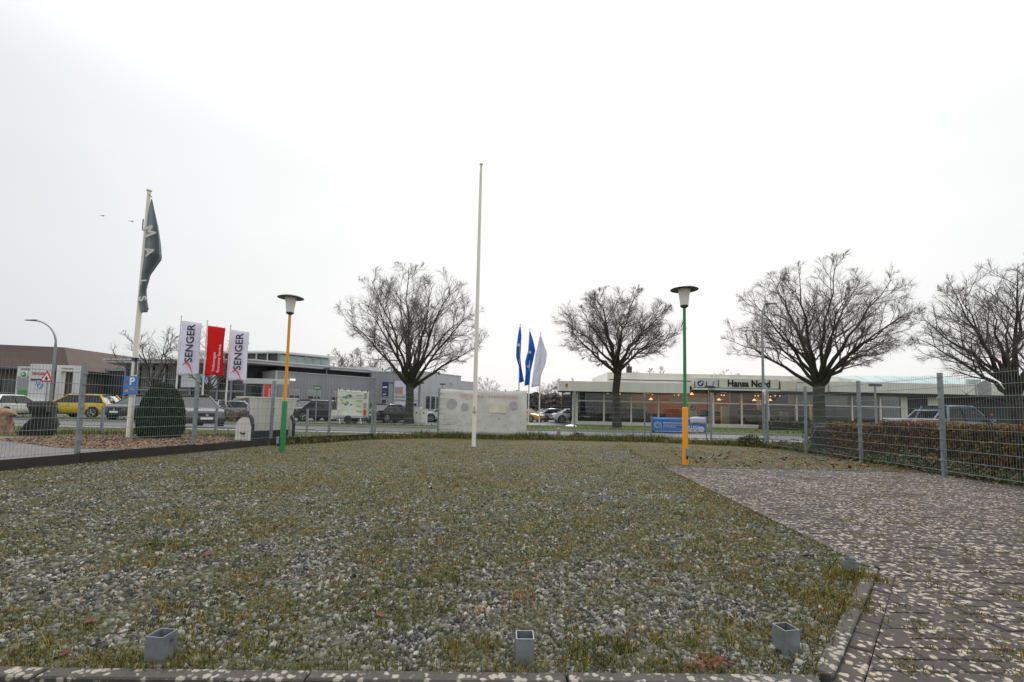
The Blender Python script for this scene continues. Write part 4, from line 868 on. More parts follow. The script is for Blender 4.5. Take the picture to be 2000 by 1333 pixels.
part('rear_partition', MB().box(U(1530), U(1700), 46.5, 46.7, 0.12, 3.4), 'soffit')
for u in (1270, 1330, 1420, 1490):      # the lit pendant lamps
    pl_ = bpy.data.lights.new('pendant_light', 'POINT'); pl_.energy = 110; pl_.color = (1.0, 0.55, 0.22); pl_.shadow_soft_size = 0.2
    po = bpy.data.objects.new('pendant_light', pl_); C.objects.link(po); po.location = (U(u, 45) - sh.location.x, 45.6 - sh.location.y, 2.55); po.parent = sh
k = 0
for u, v in ((1188, 769), (1212, 770), (1275, 771), (1318, 772), (1326, 773), (1410, 772.5), (1415, 773), (1432, 774), (1476, 774), (1482, 774), (1506, 775), (1515, 774), (1524, 774)):
    part('ceiling_lamp', MB().lathe([(0.02, 0.07), (0.05, 0.05), (0.06, 0), (0.03, -0.03)], (U(u, 43.6), 43.6, Zv(u, v, 43.6)), 10), 'lamp_warm', sm=True)
for u, v in ((1272, 781), (1405, 782), (1432, 782), (1474, 783), (1505, 783), (1352, 771)):
    part('pendant_lamp', MB().lathe([(0.03, 0.2), (0.11, 0.10), (0.20, 0.0), (0.18, -0.02)], (U(u, 45), 45, Zv(u, v, 45)), 14), 'lamp_warm', sm=True)
MB().box(U(1226, 46), U(1235, 46), 46, 46.5, 3.8, 5.85).build('chimney', 'brick_dark', sh, sm=False)
MB().tube([(U(1230, 46), 46.2, 5.8), (U(1230, 46), 46.2, 6.15)], 0.09, 8).build('flue', 'dark_metal', sh)
part('alarm_box', MB().box(U(1105, 40.6), U(1109, 40.6), 40.55, 40.6, 3.45, 3.62), 'sign_red')
part('junction_box', MB().box(U(1105, 40.6), U(1109, 40.6), 40.55, 40.6, 3.3, 3.43), 'concrete')

# ------------------------------------------------------------------ grey dealership (left)
def ribbed(a, b_, z0, z1, pitch=0.3, d=0.045, flip=1):
    a = Vector((*a, 0)); b_ = Vector((*b_, 0)); q = (b_ - a); n_ = max(2, int(q.length / pitch)); nv = Vector((q.y, -q.x, 0)).normalized() * d * flip; m_ = MB(); pts = []
    for i in range(n_):
        for s_, o in ((0, 0), (0.55, 0), (0.65, 1), (0.9, 1)): pts.append(a + q * ((i + s_) / n_) + nv * o)
    pts.append(b_)
    for p in pts: m_.v += [(p.x, p.y, z0), (p.x, p.y, z1)]
    for i in range(len(pts) - 1): m_.f.append((2 * i, 2 * i + 2, 2 * i + 3, 2 * i + 1))
    return m_
gd = thing('car_dealership', (-24, 44, 0), 'grey metal clad car dealership with raised clerestory roof', 'building')
def gp(name, mb, mat, par=None, sm=False): return mb.build(name, mat, par or gd, sm=sm)
Cn, Rt, Lf = (-22.8, 44.0), (-14.6, 52.2), (-33.0, 52.0); Bk = (-25, 60)
gp('wing_wall', MB().prism([Cn, Rt, Bk, Lf], -0.1, 4.40), 'metal_grey')
gp('ribbed_cladding', ribbed((Cn[0] + 0.05, Cn[1] - 0.05), (Rt[0] + 0.05, Rt[1] - 0.05), 0.0, 4.42), 'metal_grey')
gp('ribbed_cladding', ribbed(Lf, (Cn[0] - 0.05, Cn[1] - 0.05), 0.0, 4.42), 'metal_grey')
gp('coping', MB().prism([(Cn[0], Cn[1] - 0.2), (Rt[0] + 0.1, Rt[1] - 0.1), Bk, (Lf[0] - .1, Lf[1])], 4.42, 4.50), 'metal_lite')
gp('corner_trim', MB().prism([(Cn[0] - 0.12, Cn[1] - 0.05), (Cn[0], Cn[1] - 0.2), (Cn[0] + 0.12, Cn[1] - 0.05)], 0, 4.42), 'metal_lite')
gp('recess', MB().prism([(-23.6, 45.6), (-15.6, 53.2), (-26, 60), (-34, 53)], 4.5, 5.05), 'soffit')
gp('main_roof', MB().prism([(-41, 45.5), (-24.6, 42.7), (-15.2, 52.6), (-25, 62), (-46, 58)], 5.08, 5.46), 'fascia')
gp('roof_edge', MB().prism([(-41, 45.3), (-24.6, 42.5), (-15.0, 52.5), (-15.3, 52.9), (-24.7, 43.0), (-40.9, 45.8)], 5.30, 5.40), 'metal_lite')
gp('clerestory_wall', MB().prism([(-32, 48.6), (-24.2, 47.0), (-20.6, 50.8), (-26, 56), (-33, 54)], 5.46, 6.5), 'dark_glass')
def along(a, b_, t_): return (a[0] + (b_[0] - a[0]) * t_, a[1] + (b_[1] - a[1]) * t_)
for i in range(7): p = along((-32, 48.55), (-24.2, 46.95), i / 6); gp('clerestory_mullion', MB().box(p[0] - .07, p[0] + .07, p[1] - .1, p[1] + .05, 5.46, 6.5), 'fascia')
for i in range(6):
    a, b_ = along((-24.2, 46.95), (-20.55, 50.75), i / 6), along((-24.2, 46.95), (-20.55, 50.75), (i + 1) / 6)
    gp('clerestory_pane', MB().bar((a[0] + .05, a[1]), (b_[0] + .05, b_[1]), 0.04, 5.55, 6.4), 'skylight'); gp('clerestory_mullion', MB().box(a[0], a[0] + .12, a[1] - .1, a[1] + .02, 5.46, 6.5), 'metal_lite')
gp('raised_roof', MB().prism([(-34, 47.6), (-24.0, 45.8), (-19.2, 50.6), (-26, 58), (-36, 55)], 6.5, 6.68), 'fascia')
# glazed front
gp('glass_front', MB().bar((-39.5, 46.6), (-26.0, 44.6), 0.1, 0, 5.06), 'dark_glass')
for i in range(10): p = along((-39.5, 46.5), (-26.0, 44.5), i / 9); gp('front_mullion', MB().box(p[0] - .08, p[0] + .08, p[1] - .12, p[1] + .02, 0, 5.06), 'metal_grey')
gp('front_transom', MB().bar((-39.5, 46.46), (-26.0, 44.46), 0.08, 2.4, 2.52), 'metal_grey')
gp('side_glass', MB().bar((-26.0, 44.7), (-24.0, 47.0), 0.1, 0, 5.06), 'dark_glass')
gp('sign_board', MB().bar((-32.6, 44.9), (-28.7, 44.3), 0.15, 2.75, 4.0), 'fascia')
roundel(gd, -30.0, 44.25, 3.5, 0.52, 'vw')
gp('sign_board', MB().bar((-25.4, 43.0), (-21.2, 43.2), 0.12, 3.15, 3.65), 'fascia')
for x, y, z in ((-34.6, 45.4, 2.6), (-34.0, 45.3, 2.65), (-23.3, 43.7, 2.12)): gp('lit_lamp', MB().box(x - 0.25, x + 0.25, y - 0.05, y, z, z + 0.1), 'lamp_cool')
gp('wall_lamp', MB().box(-21.7, -21.35, 44.5, 44.8, 3.62, 3.78), 'lamp_cool')
for t0, t1 in ((0.10, 0.19), (0.25, 0.37), (0.44, 0.57)):
    a, b_ = along(Cn, Rt, t0), along(Cn, Rt, t1); o_ = (0.07, -0.07)
    f_ = gp('window', MB().bar((a[0] + .09, a[1] - .09), (b_[0] + .09, b_[1] - .09), 0.1, 1.25, 2.75), 'metal_lite')
    for k in range(2):
        c_, d_ = along(a, b_, 0.06 + 0.48 * k), along(a, b_, 0.46 + 0.48 * k)
        for za, zb in ((1.35, 1.75), (1.83, 2.15)): gp('window_pane', MB().bar((c_[0] + .15, c_[1] - .15), (d_[0] + .15, d_[1] - .15), 0.03, za, zb), 'dark_glass', f_)
        gp('roller_shutter', MB().bar((c_[0] + .15, c_[1] - .15), (d_[0] + .15, d_[1] - .15), 0.03, 2.2, 2.68), 'shutter', f_)
# hall on its right end
hl = thing('workshop_hall', (-10, 49, 0), 'plain grey flat roofed hall behind the left big tree', 'building')
K, Kl, Kr = (-9.9, 49.0), (-15.9, 51.4), (-6.2, 55.0)
hp = lambda n_, mb, mt, par=None: mb.build(n_, mt, par or hl, sm=False)
hp('wall', MB().prism([K, Kr, (-12, 62), (-20, 58), Kl], -0.1, 5.08), 'metal_grey')
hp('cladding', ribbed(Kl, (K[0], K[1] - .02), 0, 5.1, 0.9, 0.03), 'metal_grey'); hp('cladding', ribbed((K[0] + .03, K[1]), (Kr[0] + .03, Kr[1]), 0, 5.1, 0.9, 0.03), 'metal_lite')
hp('coping', MB().prism([(K[0], K[1] - .1), (Kr[0] + .1, Kr[1]), (-12, 62), (-20, 58), (Kl[0] - .05, Kl[1] - .05)], 5.1, 5.2), 'metal_lite')
hp('low_wing', MB().prism([(-6.2, 55.1), (-4.4, 57.4), (-9, 62), (-10, 58)], -0.1, 4.6), 'metal_lite')
hp('roof_box', MB().prism([(-18.9, 55), (-17.2, 54.5), (-16.6, 56.5), (-18.3, 57)], 5.0, 6.0), 'metal_lite')
hp('roof_box', MB().prism([(-23.5, 57), (-19.6, 55.5), (-19.2, 56.5), (-23, 58)], 5.2, 5.75), 'soffit')
sg = hp('wall_sign', MB().bar((-14.4, 50.7), (-13.75, 50.44), 0.12, 2.45, 4.0), 'blue_dark')
MB().bar((-14.35, 50.6), (-13.8, 50.37), 0.03, 3.35, 3.5).build('sign_lettering', 'clean_white', sg, sm=False)
MB().bar((-14.3, 50.58), (-13.9, 50.41), 0.03, 2.6, 2.68).build('sign_lettering', 'clean_white', sg, sm=False)
f_ = hp('window', MB().bar((-14.5, 50.8), (-13.8, 50.5), 0.1, 1.0, 2.2), 'metal_lite'); hp('window_pane', MB().bar((-14.4, 50.68), (-13.9, 50.48), 0.04, 1.15, 2.05), 'dark_glass', f_)
f_ = hp('window', MB().bar(along(K, Kr, .12), along(K, Kr, .62), 0.12, 1.0, 2.6), 'metal_lite')
for k in range(4):
    a, b_ = along(K, Kr, .14 + .12 * k), along(K, Kr, .22 + .12 * k); hp('window_pane', MB().bar((a[0] + .08, a[1] - .05), (b_[0] + .08, b_[1] - .05), 0.04, 1.1, 2.5), 'dark_glass', f_)
hp('wall_lamp', MB().box(-7.0, -6.7, 53.2, 53.5, 4.1, 4.3), 'fascia')
# brown roofed building far left
br = thing('brown_roof_building', (-52, 47, 0), 'brown mansard roofed building at the far left', 'building')
bp = lambda n_, mb, mt, par=None: mb.build(n_, mt, par or br, sm=False)
bp('wall', MB().box(-70, -46.6, 48, 62, -0.1, 4.6), 'brown_wall')
bp('window_band', MB().box(-69, -47, 47.9, 48.0, 0.8, 3.4), 'dark_glass')
for i in range(8): bp('window_post', MB().box(-68.5 + i * 2.9, -68.3 + i * 2.9, 47.8, 47.9, 0.8, 3.4), 'brown_wall')
bp('roof', MB().add([(-71, 47, 4.4), (-45.8, 47, 4.4), (-45.8, 63, 4.4), (-71, 63, 4.4), (-71, 49.5, 7.5), (-49.0, 49.5, 7.0), (-49.0, 60, 7.0), (-71, 60, 7.5)], [(0, 1, 5, 4), (1, 2, 6, 5), (2, 3, 7, 6), (3, 0, 4, 7), (4, 5, 6, 7), (3, 2, 1, 0)]), 'brown_roof')
bp('gutter', MB().box(-71, -45.7, 46.9, 47.0, 4.3, 4.45), 'dark_metal')
# flat grey link building behind
lk = thing('link_building', (-41, 56, 0), 'low dark flat roofed link between brown roof building and dealership', 'building')
MB().box(-47, -38, 52, 60, -0.1, 4.7).build('wall', 'soffit', lk, sm=False); MB().box(-47.2, -37.8, 51.8, 60.2, 4.7, 5.0).build('roof', 'metal_grey', lk, sm=False)

# ------------------------------------------------------------------ brand pylons and signs, left
def pylon(x, y, w_, h, label):
    t = thing('sign_pylon', (x, y, 0), label, 'sign', 'sign pylons at the dealership'); MB().box(x - w_ / 2, x + w_ / 2, y, y + 0.35, 0, h).build('body', 'fascia', t, sm=False); return t
Y = 36.0
t = pylon(U(50, Y), Y, 1.5, Zv(50, 716, Y), 'white sign pylon with green panel, left of the street lamp')
MB().box(U(37, Y), U(63, Y), Y - 0.06, Y, 0.4, 1.9).build('green_panel', 'skoda_green', t, sm=False)
MB().box(U(35, Y), U(65, Y), Y - 0.06, Y, 1.95, 3.0).build('grey_panel', 'metal_grey', t, sm=False)
o = MB().lathe([(0.27, 0), (0.27, 0.05)], (U(47, Y), Y - .02, 3.15), 18, 'y').build('emblem', 'clean_white', t); MB().lathe([(0.2, 0), (0.2, 0.03)], (U(47, Y), Y - .08, 3.15), 18, 'y').build('emblem_core', 'skoda_green', o)
MB().extr([(U(47, Y) - .1, 3.08), (U(47, Y) + .14, 3.18), (U(47, Y) - .06, 3.26)], Y - .14, Y - .115).build('emblem_arrow', 'clean_white', o, sm=False)
text('lettering', 'SKODA', 0.22, 'shutter', t, (U(48, Y), Y - 0.02, Zv(48, 722, Y)), 0, 0, 0.01)
t = pylon(U(84, Y), Y - 0.3, 1.6, Zv(84, 712, Y), 'white sign pylon with round emblem, behind the street lamp')
roundel(t, U(85, Y), Y - 0.32, Zv(85, 752, Y), 0.30, 'vw'); MB().box(U(66, Y), U(99, Y), Y - 0.36, Y - 0.3, 0.95, 1.25).build('lettering_strip', 'clean_white', t, sm=False)
text('lettering', 'SENGER', 0.28, 'sign_red', t, (U(82, Y), Y - 0.33, Zv(82, 731, Y)), 0, 0, 0.01)
MB().box(U(68, Y), U(92, Y), Y - 0.34, Y - 0.3, Zv(80, 744, Y), Zv(80, 741, Y)).build('dark_strip', 'black', t, sm=False)
t = thing('portal_frame', (U(130, 37), 37, 0), 'white goalpost shaped entrance frame at the dealership', 'frame')
a, b_, h = U(109, 37), U(150, 37), Zv(130, 714, 37)
for x in (a, b_ - 0.35): MB().box(x, x + 0.35, 37, 37.4, 0, h - 0.5).build('leg', 'fascia', t, sm=False)
MB().box(a, b_, 37, 37.4, h - 0.5, h).build('beam', 'fascia', t, sm=False)
text('lettering', 'Volkswagen', 0.22, 'shutter', t, ((a + b_) / 2, 36.98, h - 0.25), 0, 0, 0.01)
t = thing('warning_sign', (U(91, 28.6), 28.6, 0), 'red bordered triangular warning sign below the left street lamp', 'sign')
wx, wz = U(92, 28.6), Zv(92, 740, 28.6)
MB().extr([(wx - .44, wz - .22), (wx + .44, wz - .22), (wx, wz + .53)], 28.55, 28.57).build('border', 'sign_red', t, sm=False)
MB().extr([(wx - .27, wz - .12), (wx + .27, wz - .12), (wx, wz + .34)], 28.53, 28.549).build('face', 'clean_white', t, sm=False)
MB().extr([(wx - .09, wz - .09), (wx + .07, wz - .09), (wx + .10, wz + .02), (wx, wz + .16), (wx - .06, wz + .05)], 28.515, 28.529).build('pictogram', 'black', t, sm=False)
MB().tube([(wx, 28.62, 0), (wx, 28.62, wz + .2)], 0.035, 8).build('post', 'galv', t)
t = thing('red_sign', (U(524, 33), 33, 0), 'red upright sign board above the beach chair', 'sign')
MB().box(U(517, 33), U(530.5, 33), 33, 33.08, Zv(524, 779, 33), Zv(524, 752, 33)).build('board', 'red', t, sm=False)
for u in (516, 531.5): MB().box(U(u, 33) - .03, U(u, 33) + .03, 33, 33.08, 0, Zv(524, 752, 33)).build('post', 'metal_lite', t, sm=False)
text('lettering', 'Service', 0.24, 'clean_white', t, (U(527, 33), 32.98, 2.0), R(90), 0, 0.008)
t = thing('green_sign', (U(621, 32), 32, 0), 'small green rectangular sign on a pole left of the banner trailer', 'sign')
MB().tube([(U(620, 32), 32, 0), (U(620, 32), 32, Zv(620, 751, 32))], 0.045, 8).build('post', 'galv', t)
MB().box(U(614.5, 32), U(628, 32), 31.9, 31.95, Zv(621, 762.5, 32), Zv(621, 754, 32)).build('plate', 'green', t, sm=False)
MB().box(U(616, 32), U(626.5, 32), 31.89, 31.899, Zv(621, 759, 32), Zv(621, 757.5, 32)).build('lettering_strip', 'clean_white', t, sm=False)
# banner trailer
t = thing('banner_trailer', (U(690, 31), 31, 0), 'car trailer carrying a cream advertising tarpaulin with green logo', 'trailer')
tx0, tx1, ty = U(661, 31), U(722, 31), 31.0; tz0, tz1 = Zv(690, 816, 31), Zv(690, 761.5, 31)
MB().grid(lambda u, v: (tx0 + (tx1 - tx0) * u, ty - .04 + .025 * math.sin(u * 8 + v * 6), tz0 + (tz1 - tz0) * v - 0.12 * u * v + 0.02 * math.sin(u * 22) * (v > .9)), 26, 14).build('tarpaulin', 'tarp', t, solid=0.01)
MB().box(tx0 - .05, tx0, ty - .02, ty + .06, 0.3, tz1).build('frame_upright', 'galv', t, sm=False); MB().box(tx1, tx1 + .05, ty - .02, ty + .06, 0.3, tz1 - .1).build('frame_upright', 'galv', t, sm=False)
MB().tube([(tx0 - .03, ty + .02, tz1 + .05), (tx1 + .03, ty + .02, tz1 - .06)], 0.03, 6).build('frame_top', 'galv', t)
for i in range(6): x = tx0 + .12 + i * (tx1 - tx0 - .24) / 5; z = tz1 + .05 - .11 * i / 5; MB().tube([(x, ty - .05, z - .1), (x, ty - .02, z + .05)], 0.025, 5).build('strap', 'black', t)
for i in range(6): x = tx0 + .12 + i * (tx1 - tx0 - .24) / 5; MB().tube([(x, ty - .05, tz0 + .1), (x + .06, ty - .04, tz0 - .1)], 0.018, 5).build('strap', 'black', t)
MB().box(tx0 - .2, tx1 - .25, ty - .3, ty + 1.0, 0.40, 0.55).build('chassis', 'metal_lite', t, sm=False)
MB().box(tx0 - .32, tx0 + .1, ty - .2, ty + .9, 0.3, 0.9).build('toolbox', 'tarp', t, sm=False)
MB().tube([(tx1 - .3, ty + .3, .45), (tx1 + .5, ty + .3, .42)], 0.05, 8).build('drawbar', 'dark_metal', t)
for y in (ty - .32, ty + .92): MB().lathe([(0.2, 0), (0.28, 0.02), (0.28, 0.16), (0.2, 0.18)], ((tx0 + tx1) / 2 - .2, y + .18, 0.28), 18, 'y').build('wheel', 'rubber', t)
for x in (tx0 + .25, tx1 - .45): MB().tube([(x, ty - .25, .42), (x + .1, ty - .3, .0)], 0.03, 6).build('jack_leg', 'clean_white', t)
lx, lz = tx0 + .62, tz0 + 1.15
for i in range(26): 
    a = rnd.uniform(-.42, .38); b_ = rnd.uniform(-.32, .32)
    if a * a + b_ * b_ < .17 and not (a > 0 and abs(b_) < .12): MB().box(lx + a, lx + a + rnd.uniform(.06, .13), ty - .09, ty - .082 - i * .0003, lz + b_, lz + b_ + rnd.uniform(.05, .12)).build('logo_patch', 'logo_green' if rnd.random() < .75 else 'logo_lime', t, sm=False)
for i in range(5): MB().box(tx0 + 1.32, tx0 + 1.32 + rnd.uniform(.3, .42), ty - .09, ty - .083, tz1 - .42 - i * .36, tz1 - .36 - i * .36).build('text_line', 'logo_lime', t, sm=False)
for i, z in enumerate((tz1 - .62, tz1 - 1.25, tz1 - 1.72)): MB().box(tx1 - .32, tx1 - .14, ty - .09, ty - .083, z, z + .38).build('photo_print', ('shutter', 'metal_grey', 'sign_red')[i], t, sm=False)
# poster frame and utility cabinet by the big tree
t = thing('poster_frame', (U(795, 37), 37, 0), 'white and pink poster frame behind the left big tree', 'sign')
px0, px1 = U(769, 37), U(819, 37)
for x in (px0, px1): MB().box(x - .05, x + .05, 37, 37.1, 0, Zv(795, 742, 37)).build('post', 'galv', t, sm=False)
MB().box(px0 + .06, px1 - .06, 37, 37.06, Zv(795, 771, 37), Zv(795, 745, 37)).build('upper_poster', 'flag_white', t, sm=False)
MB().box(px0 + .1, px0 + .75, 36.98, 36.999, Zv(795, 770, 37), Zv(795, 757, 37)).build('pink_print', 'banner_red', t, sm=False)
MB().box(px0 + .06, px1 - .06, 37, 37.06, Zv(795, 781, 37), Zv(795, 772, 37)).build('middle_poster', 'clean_white', t, sm=False)
MB().box(px0 + .06, px1 - .06, 37, 37.06, Zv(795, 793, 37), Zv(795, 785, 37)).build('lower_poster', 'flag_white', t, sm=False)
MB().box(px1 - .6, px1 - .15, 36.98, 36.999, Zv(795, 793, 37), Zv(795, 788, 37)).build('blue_print', 'blue_dark', t, sm=False)
text('lettering', 'SENGER', .26, 'shutter', t, (px0 + .55, 36.97, Zv(795, 776, 37)), 0, 0, .008)
t = thing('utility_cabinet', (U(822, 34), 34, 0), 'pale grey double utility cabinet right of the left big tree', 'cabinet')
for a, b_, v in ((808, 823, 795), (823.3, 835, 799)):
    o = MB().box(U(a, 34), U(b_, 34), 34, 34.5, -0.05, Zv(820, v, 34)).build('cabinet_body', 'tarp', t, sm=False)
    MB().box(U(a, 34) + .04, U(b_, 34) - .03, 33.97, 33.999, .12, Zv(820, v, 34) - .1).build('door', 'white_paint', o, sm=False); MB().box(U((a + b_) / 2, 34), U((a + b_) / 2, 34) + .06, 33.94, 33.969, .75, .87).build('handle', 'black', o, sm=False)

# ------------------------------------------------------------------ street lamps, poles
def street_lamp(x, y, zt, reach, label, d=-1):
    t = thing('street_lamp', (x, y, 0), label, 'lamp', 'street lamps'); pts = [(x, y, -0.05), (x, y, zt - 1.5)]
    for a in np.linspace(0, 1.45, 9): pts.append((x + d * reach * (1 - math.cos(a)), y, zt - 1.5 + 1.5 * math.sin(a)))
    MB().tube(pts, [.09, .07] + [.06 - .002 * i for i in range(9)], 10).build('pole', 'galv', t); e = pts[-1]
    MB().add([(e[0], y - .09, e[2] - .04), (e[0], y + .09, e[2] - .04), (e[0] + d * .75, y + .06, e[2]), (e[0] + d * .75, y - .06, e[2]), (e[0], y - .07, e[2] + .07), (e[0], y + .07, e[2] + .07), (e[0] + d * .7, y + .04, e[2] + .05), (e[0] + d * .7, y - .04, e[2] + .05)],
             [(0, 1, 2, 3), (7, 6, 5, 4), (0, 4, 5, 1), (1, 5, 6, 2), (2, 6, 7, 3), (3, 7, 4, 0)]).build('luminaire', 'dark_metal', t, sm=False)
street_lamp(-29.3, 29, 6.25, 1.55, 'street lamp with long curved arm at the far left')
street_lamp(16.05, 29, 8.35, .28, 'straight tall street lamp in front of the white showroom', 1)
t = thing('pole_notice', (16.1, 28.88, 1.9), 'narrow white and red notice on the tall street lamp', 'notice')
MB().box(15.92, 16.28, 28.86, 28.885, Zv(1491, 790, 29), Zv(1491, 761, 29)).build('board', 'clean_white', t, sm=False); MB().box(15.95, 16.25, 28.85, 28.859, Zv(1491, 784, 29), Zv(1491, 772, 29)).build('red_field', 'banner_red', t, sm=False)
def floodpole(u, v, Y, label, head='flood'):
    x = U(u, Y); t = thing('light_pole', (x, Y, 0), label, 'pole', 'slim light poles'); z = Zv(u, v, Y); MB().tube([(x, Y, -.05), (x, Y, z)], [.06, .04], 8).build('mast', 'galv', t)
    MB().box(x - .28, x + .28, Y - .12, Y + .1, z, z + .12).build('lamp_head', 'dark_metal', t, sm=False)
floodpole(637, 722, 40, 'slim light pole in front of the ribbed grey wall'); floodpole(865, 752, 46, 'slim light pole left of the white fence banner'); floodpole(1385, 757, 36, 'slim light pole between round emblem and lettering'); floodpole(1711, 755, 25, 'slim grey pole in front of the right end of the showroom')
floodpole(821, 750, 36, 'slim light pole just right of the left big tree'); floodpole(768, 750, 38.5, 'slim light pole just left of the left big tree')

# ------------------------------------------------------------------ cars
CAR = dict(
    suv=dict(L=4.4, W=0.93, H=1.64, wb=1.34, r=0.36, zb=0.26, belt=1.06, hood=1.04, deck=1.05, nose=0.86, tail=0.98, ws=(1.32, 0.42), rs=(-2.08, -1.62)),
    hatch=dict(L=4.2, W=0.88, H=1.47, wb=1.28, r=0.32, zb=0.2, belt=0.93, hood=0.9, deck=0.92, nose=0.68, tail=0.82, ws=(1.18, 0.25), rs=(-1.95, -1.40)),
    wagon=dict(L=4.65, W=0.9, H=1.5, wb=1.38, r=0.33, zb=0.2, belt=0.94, hood=0.9, deck=0.94, nose=0.68, tail=0.84, ws=(1.25, 0.3), rs=(-2.2, -1.72)),
    sedan=dict(L=4.7, W=0.91, H=1.44, wb=1.42, r=0.33, zb=0.19, belt=0.92, hood=0.88, deck=0.98, nose=0.66, tail=0.85, ws=(1.2, 0.3), rs=(-1.85, -0.95)),
    pickup=dict(L=5.25, W=0.94, H=1.90, wb=1.6, r=0.40, zb=0.38, belt=1.16, hood=1.12, deck=1.16, nose=0.95, tail=1.12, ws=(1.25, 0.62), rs=(-0.85, -0.62)))
def make_car(kind, pt, label, x, y, ang, group, zg=0.0, cat='car'):
    c = CAR[kind]; t = thing('parked_car' if kind != 'pickup' else 'pickup_truck', (0, 0, 0), label, cat, group); L_, W, hl_ = c['L'], c['W'], c['L'] / 2
    st = [(-hl_, .80, c['tail'] - .16, .12), (-hl_ + .05, .90, c['tail'], .06), (-hl_ + .25, .97, c['deck'], .0), (-c['wb'], 1, c['belt'], 0), (-.4, 1, c['belt'] - .01, 0), (.5, 1, c['belt'] - .02, 0),
          (c['ws'][0], .99, c['hood'], 0), (hl_ - .75, .97, c['hood'] - .05, 0), (hl_ - .32, .93, c['nose'] + .12, 0), (hl_ - .08, .85, c['nose'], .05), (hl_, .72, c['nose'] - .2, .14)]
    m_ = MB(); zb = c['zb']; ring = 12
    for sx_, wf, zt, lift in st:
        w_ = W * wf; z0 = zb + lift; half = [(w_ * .86, z0), (w_ * .97, z0 + .10), (w_, z0 + (zt - z0) * .45), (w_ * .985, z0 + (zt - z0) * .72), (w_ * .955, zt - .035), (w_ * .86, zt)]
        for yy, zz in half: m_.v.append((sx_, yy, zz))
        for yy, zz in reversed(half): m_.v.append((sx_, -yy, zz))
    for i in range(len(st) - 1):
        for j in range(ring): a = i * ring + j; b_ = i * ring + (j + 1) % ring; m_.f.append((a, a + ring, b_ + ring, b_))
    m_.f.append(tuple(range(ring))); e = (len(st) - 1) * ring; m_.f.append(tuple(range(e + ring - 1, e - 1, -1)))
    P = lambda n_, mb, mt, par=None, sm=True: mb.build(n_, mt, par or t, sm=sm)
    body = P('body', m_, pt)
    xa, xb = c['ws']; xd, xc = c['rs']; zb2, zr = c['belt'] - .06, c['H']; wl, wt = W * .93, W * .70
    def house(ex, z1, inset):
        return [(xa + ex, wl - inset, zb2), (xb + ex * .5, wt - inset, z1), (xc - ex * .5, wt - inset, z1), (xd - ex, wl - inset, zb2)]
    h_ = house(0, zr - .06, 0); V = h_ + [(q[0], -q[1], q[2]) for q in h_]
    P('cabin_glass', MB().add(V, [(0, 1, 2, 3), (7, 6, 5, 4), (0, 4, 5, 1), (1, 5, 6, 2), (2, 6, 7, 3)]), 'car_glass', sm=False)
    ro = MB(); n_ = 7
    for i in range(n_):
        f_ = i / (n_ - 1); xx = xb + .04 + (xc - .04 - xb - .04) * f_; zz = zr - .055 + .055 * math.sin(math.pi * min(1, .25 + f_ * .6)); w_ = wt + .02
        ro.v += [(xx, w_, zz - .05), (xx, w_ * .9, zz), (xx, 0, zz + .012), (xx, -w_ * .9, zz), (xx, -w_, zz - .05)]
    for i in range(n_ - 1):
        for j in range(4): a = i * 5 + j; ro.f.append((a, a + 1, a + 6, a + 5))
    rf = P('roof', ro, pt)
    for s_ in (-1, 1):
        pl = lambda a, b_, r_: MB().tube([a, b_], r_, 6)
        P('pillar', pl((xa, s_ * wl, zb2), (xb, s_ * wt, zr - .05), .035), pt); P('pillar', pl((xd, s_ * wl, zb2), (xc, s_ * wt, zr - .05), .06), pt)
        xm = (xa + xd) / 2 - .1 if kind != 'pickup' else .05
        P('pillar', pl((xm, s_ * (wl + .004), zb2), (xm - .08, s_ * (wt + .004), zr - .06), .03), 'black')
        P('mirror', MB().box(xa - .18, xa - .02, s_ * (W + .10) - .09, s_ * (W + .10) + .09, c['belt'] - .02, c['belt'] + .12), pt, sm=False)
        P('headlight', MB().add([(hl_ - .10, s_ * W * .55, c['nose'] - .13), (hl_ - .38, s_ * W * .935, c['nose'] - .06), (hl_ - .42, s_ * W * .93, c['nose'] + .08), (hl_ - .13, s_ * W * .55, c['nose'] - .005)], [(0, 1, 2, 3) if s_ > 0 else (3, 2, 1, 0)]), 'head_glass', sm=False)
        P('tail_light', MB().add([(-hl_ - .02, s_ * W * .52, c['tail'] - .26), (-hl_ + .16, s_ * W * .965, c['tail'] - .28), (-hl_ + .16, s_ * W * .965, c['tail'] - .07), (-hl_ + .0, s_ * W * .52, c['tail'] - .09)], [(3, 2, 1, 0) if s_ > 0 else (0, 1, 2, 3)]), 'red_glass', sm=False)
        for xw in (c['wb'], -c['wb']):
            r_ = c['r']
            P('wheel_arch', MB().lathe([(r_ * 1.17, 0), (r_ * 1.17, .02)], (0, 0, 0), 20, 'y'), 'black').matrix_local = Matrix.Translation((xw, s_ * (W - .012) + .01, r_ + .02))
            wh = P('wheel', MB().lathe([(r_ * .55, 0), (r_ * .95, .01), (r_, .05), (r_, .17), (r_ * .95, .21), (r_ * .55, .22)], (0, 0, 0), 20, 'y'), 'rubber'); wh.matrix_local = Matrix.Translation((xw, s_ * (W - .085) + .11, r_))
            rm = MB()
            for k in range(5):
                a = k * 2 * math.pi / 5; rm.tube([(0, -.11 - s_ * -.112, 0), (r_ * .62 * math.cos(a), -.11 + s_ * .112, r_ * .62 * math.sin(a))], [.05, .035], 5)
            rm.tube([(r_ * .66 * math.cos(a), -.11 + s_ * .108, r_ * .66 * math.sin(a)) for a in np.linspace(0, 6.2832, 17)], .025, 5, False); P('rim', rm, 'rim', wh)
    P('front_bumper', MB().box(hl_ - .28, hl_ + .015, -W * .80, W * .80, zb + .06, zb + .24), 'black', sm=False)
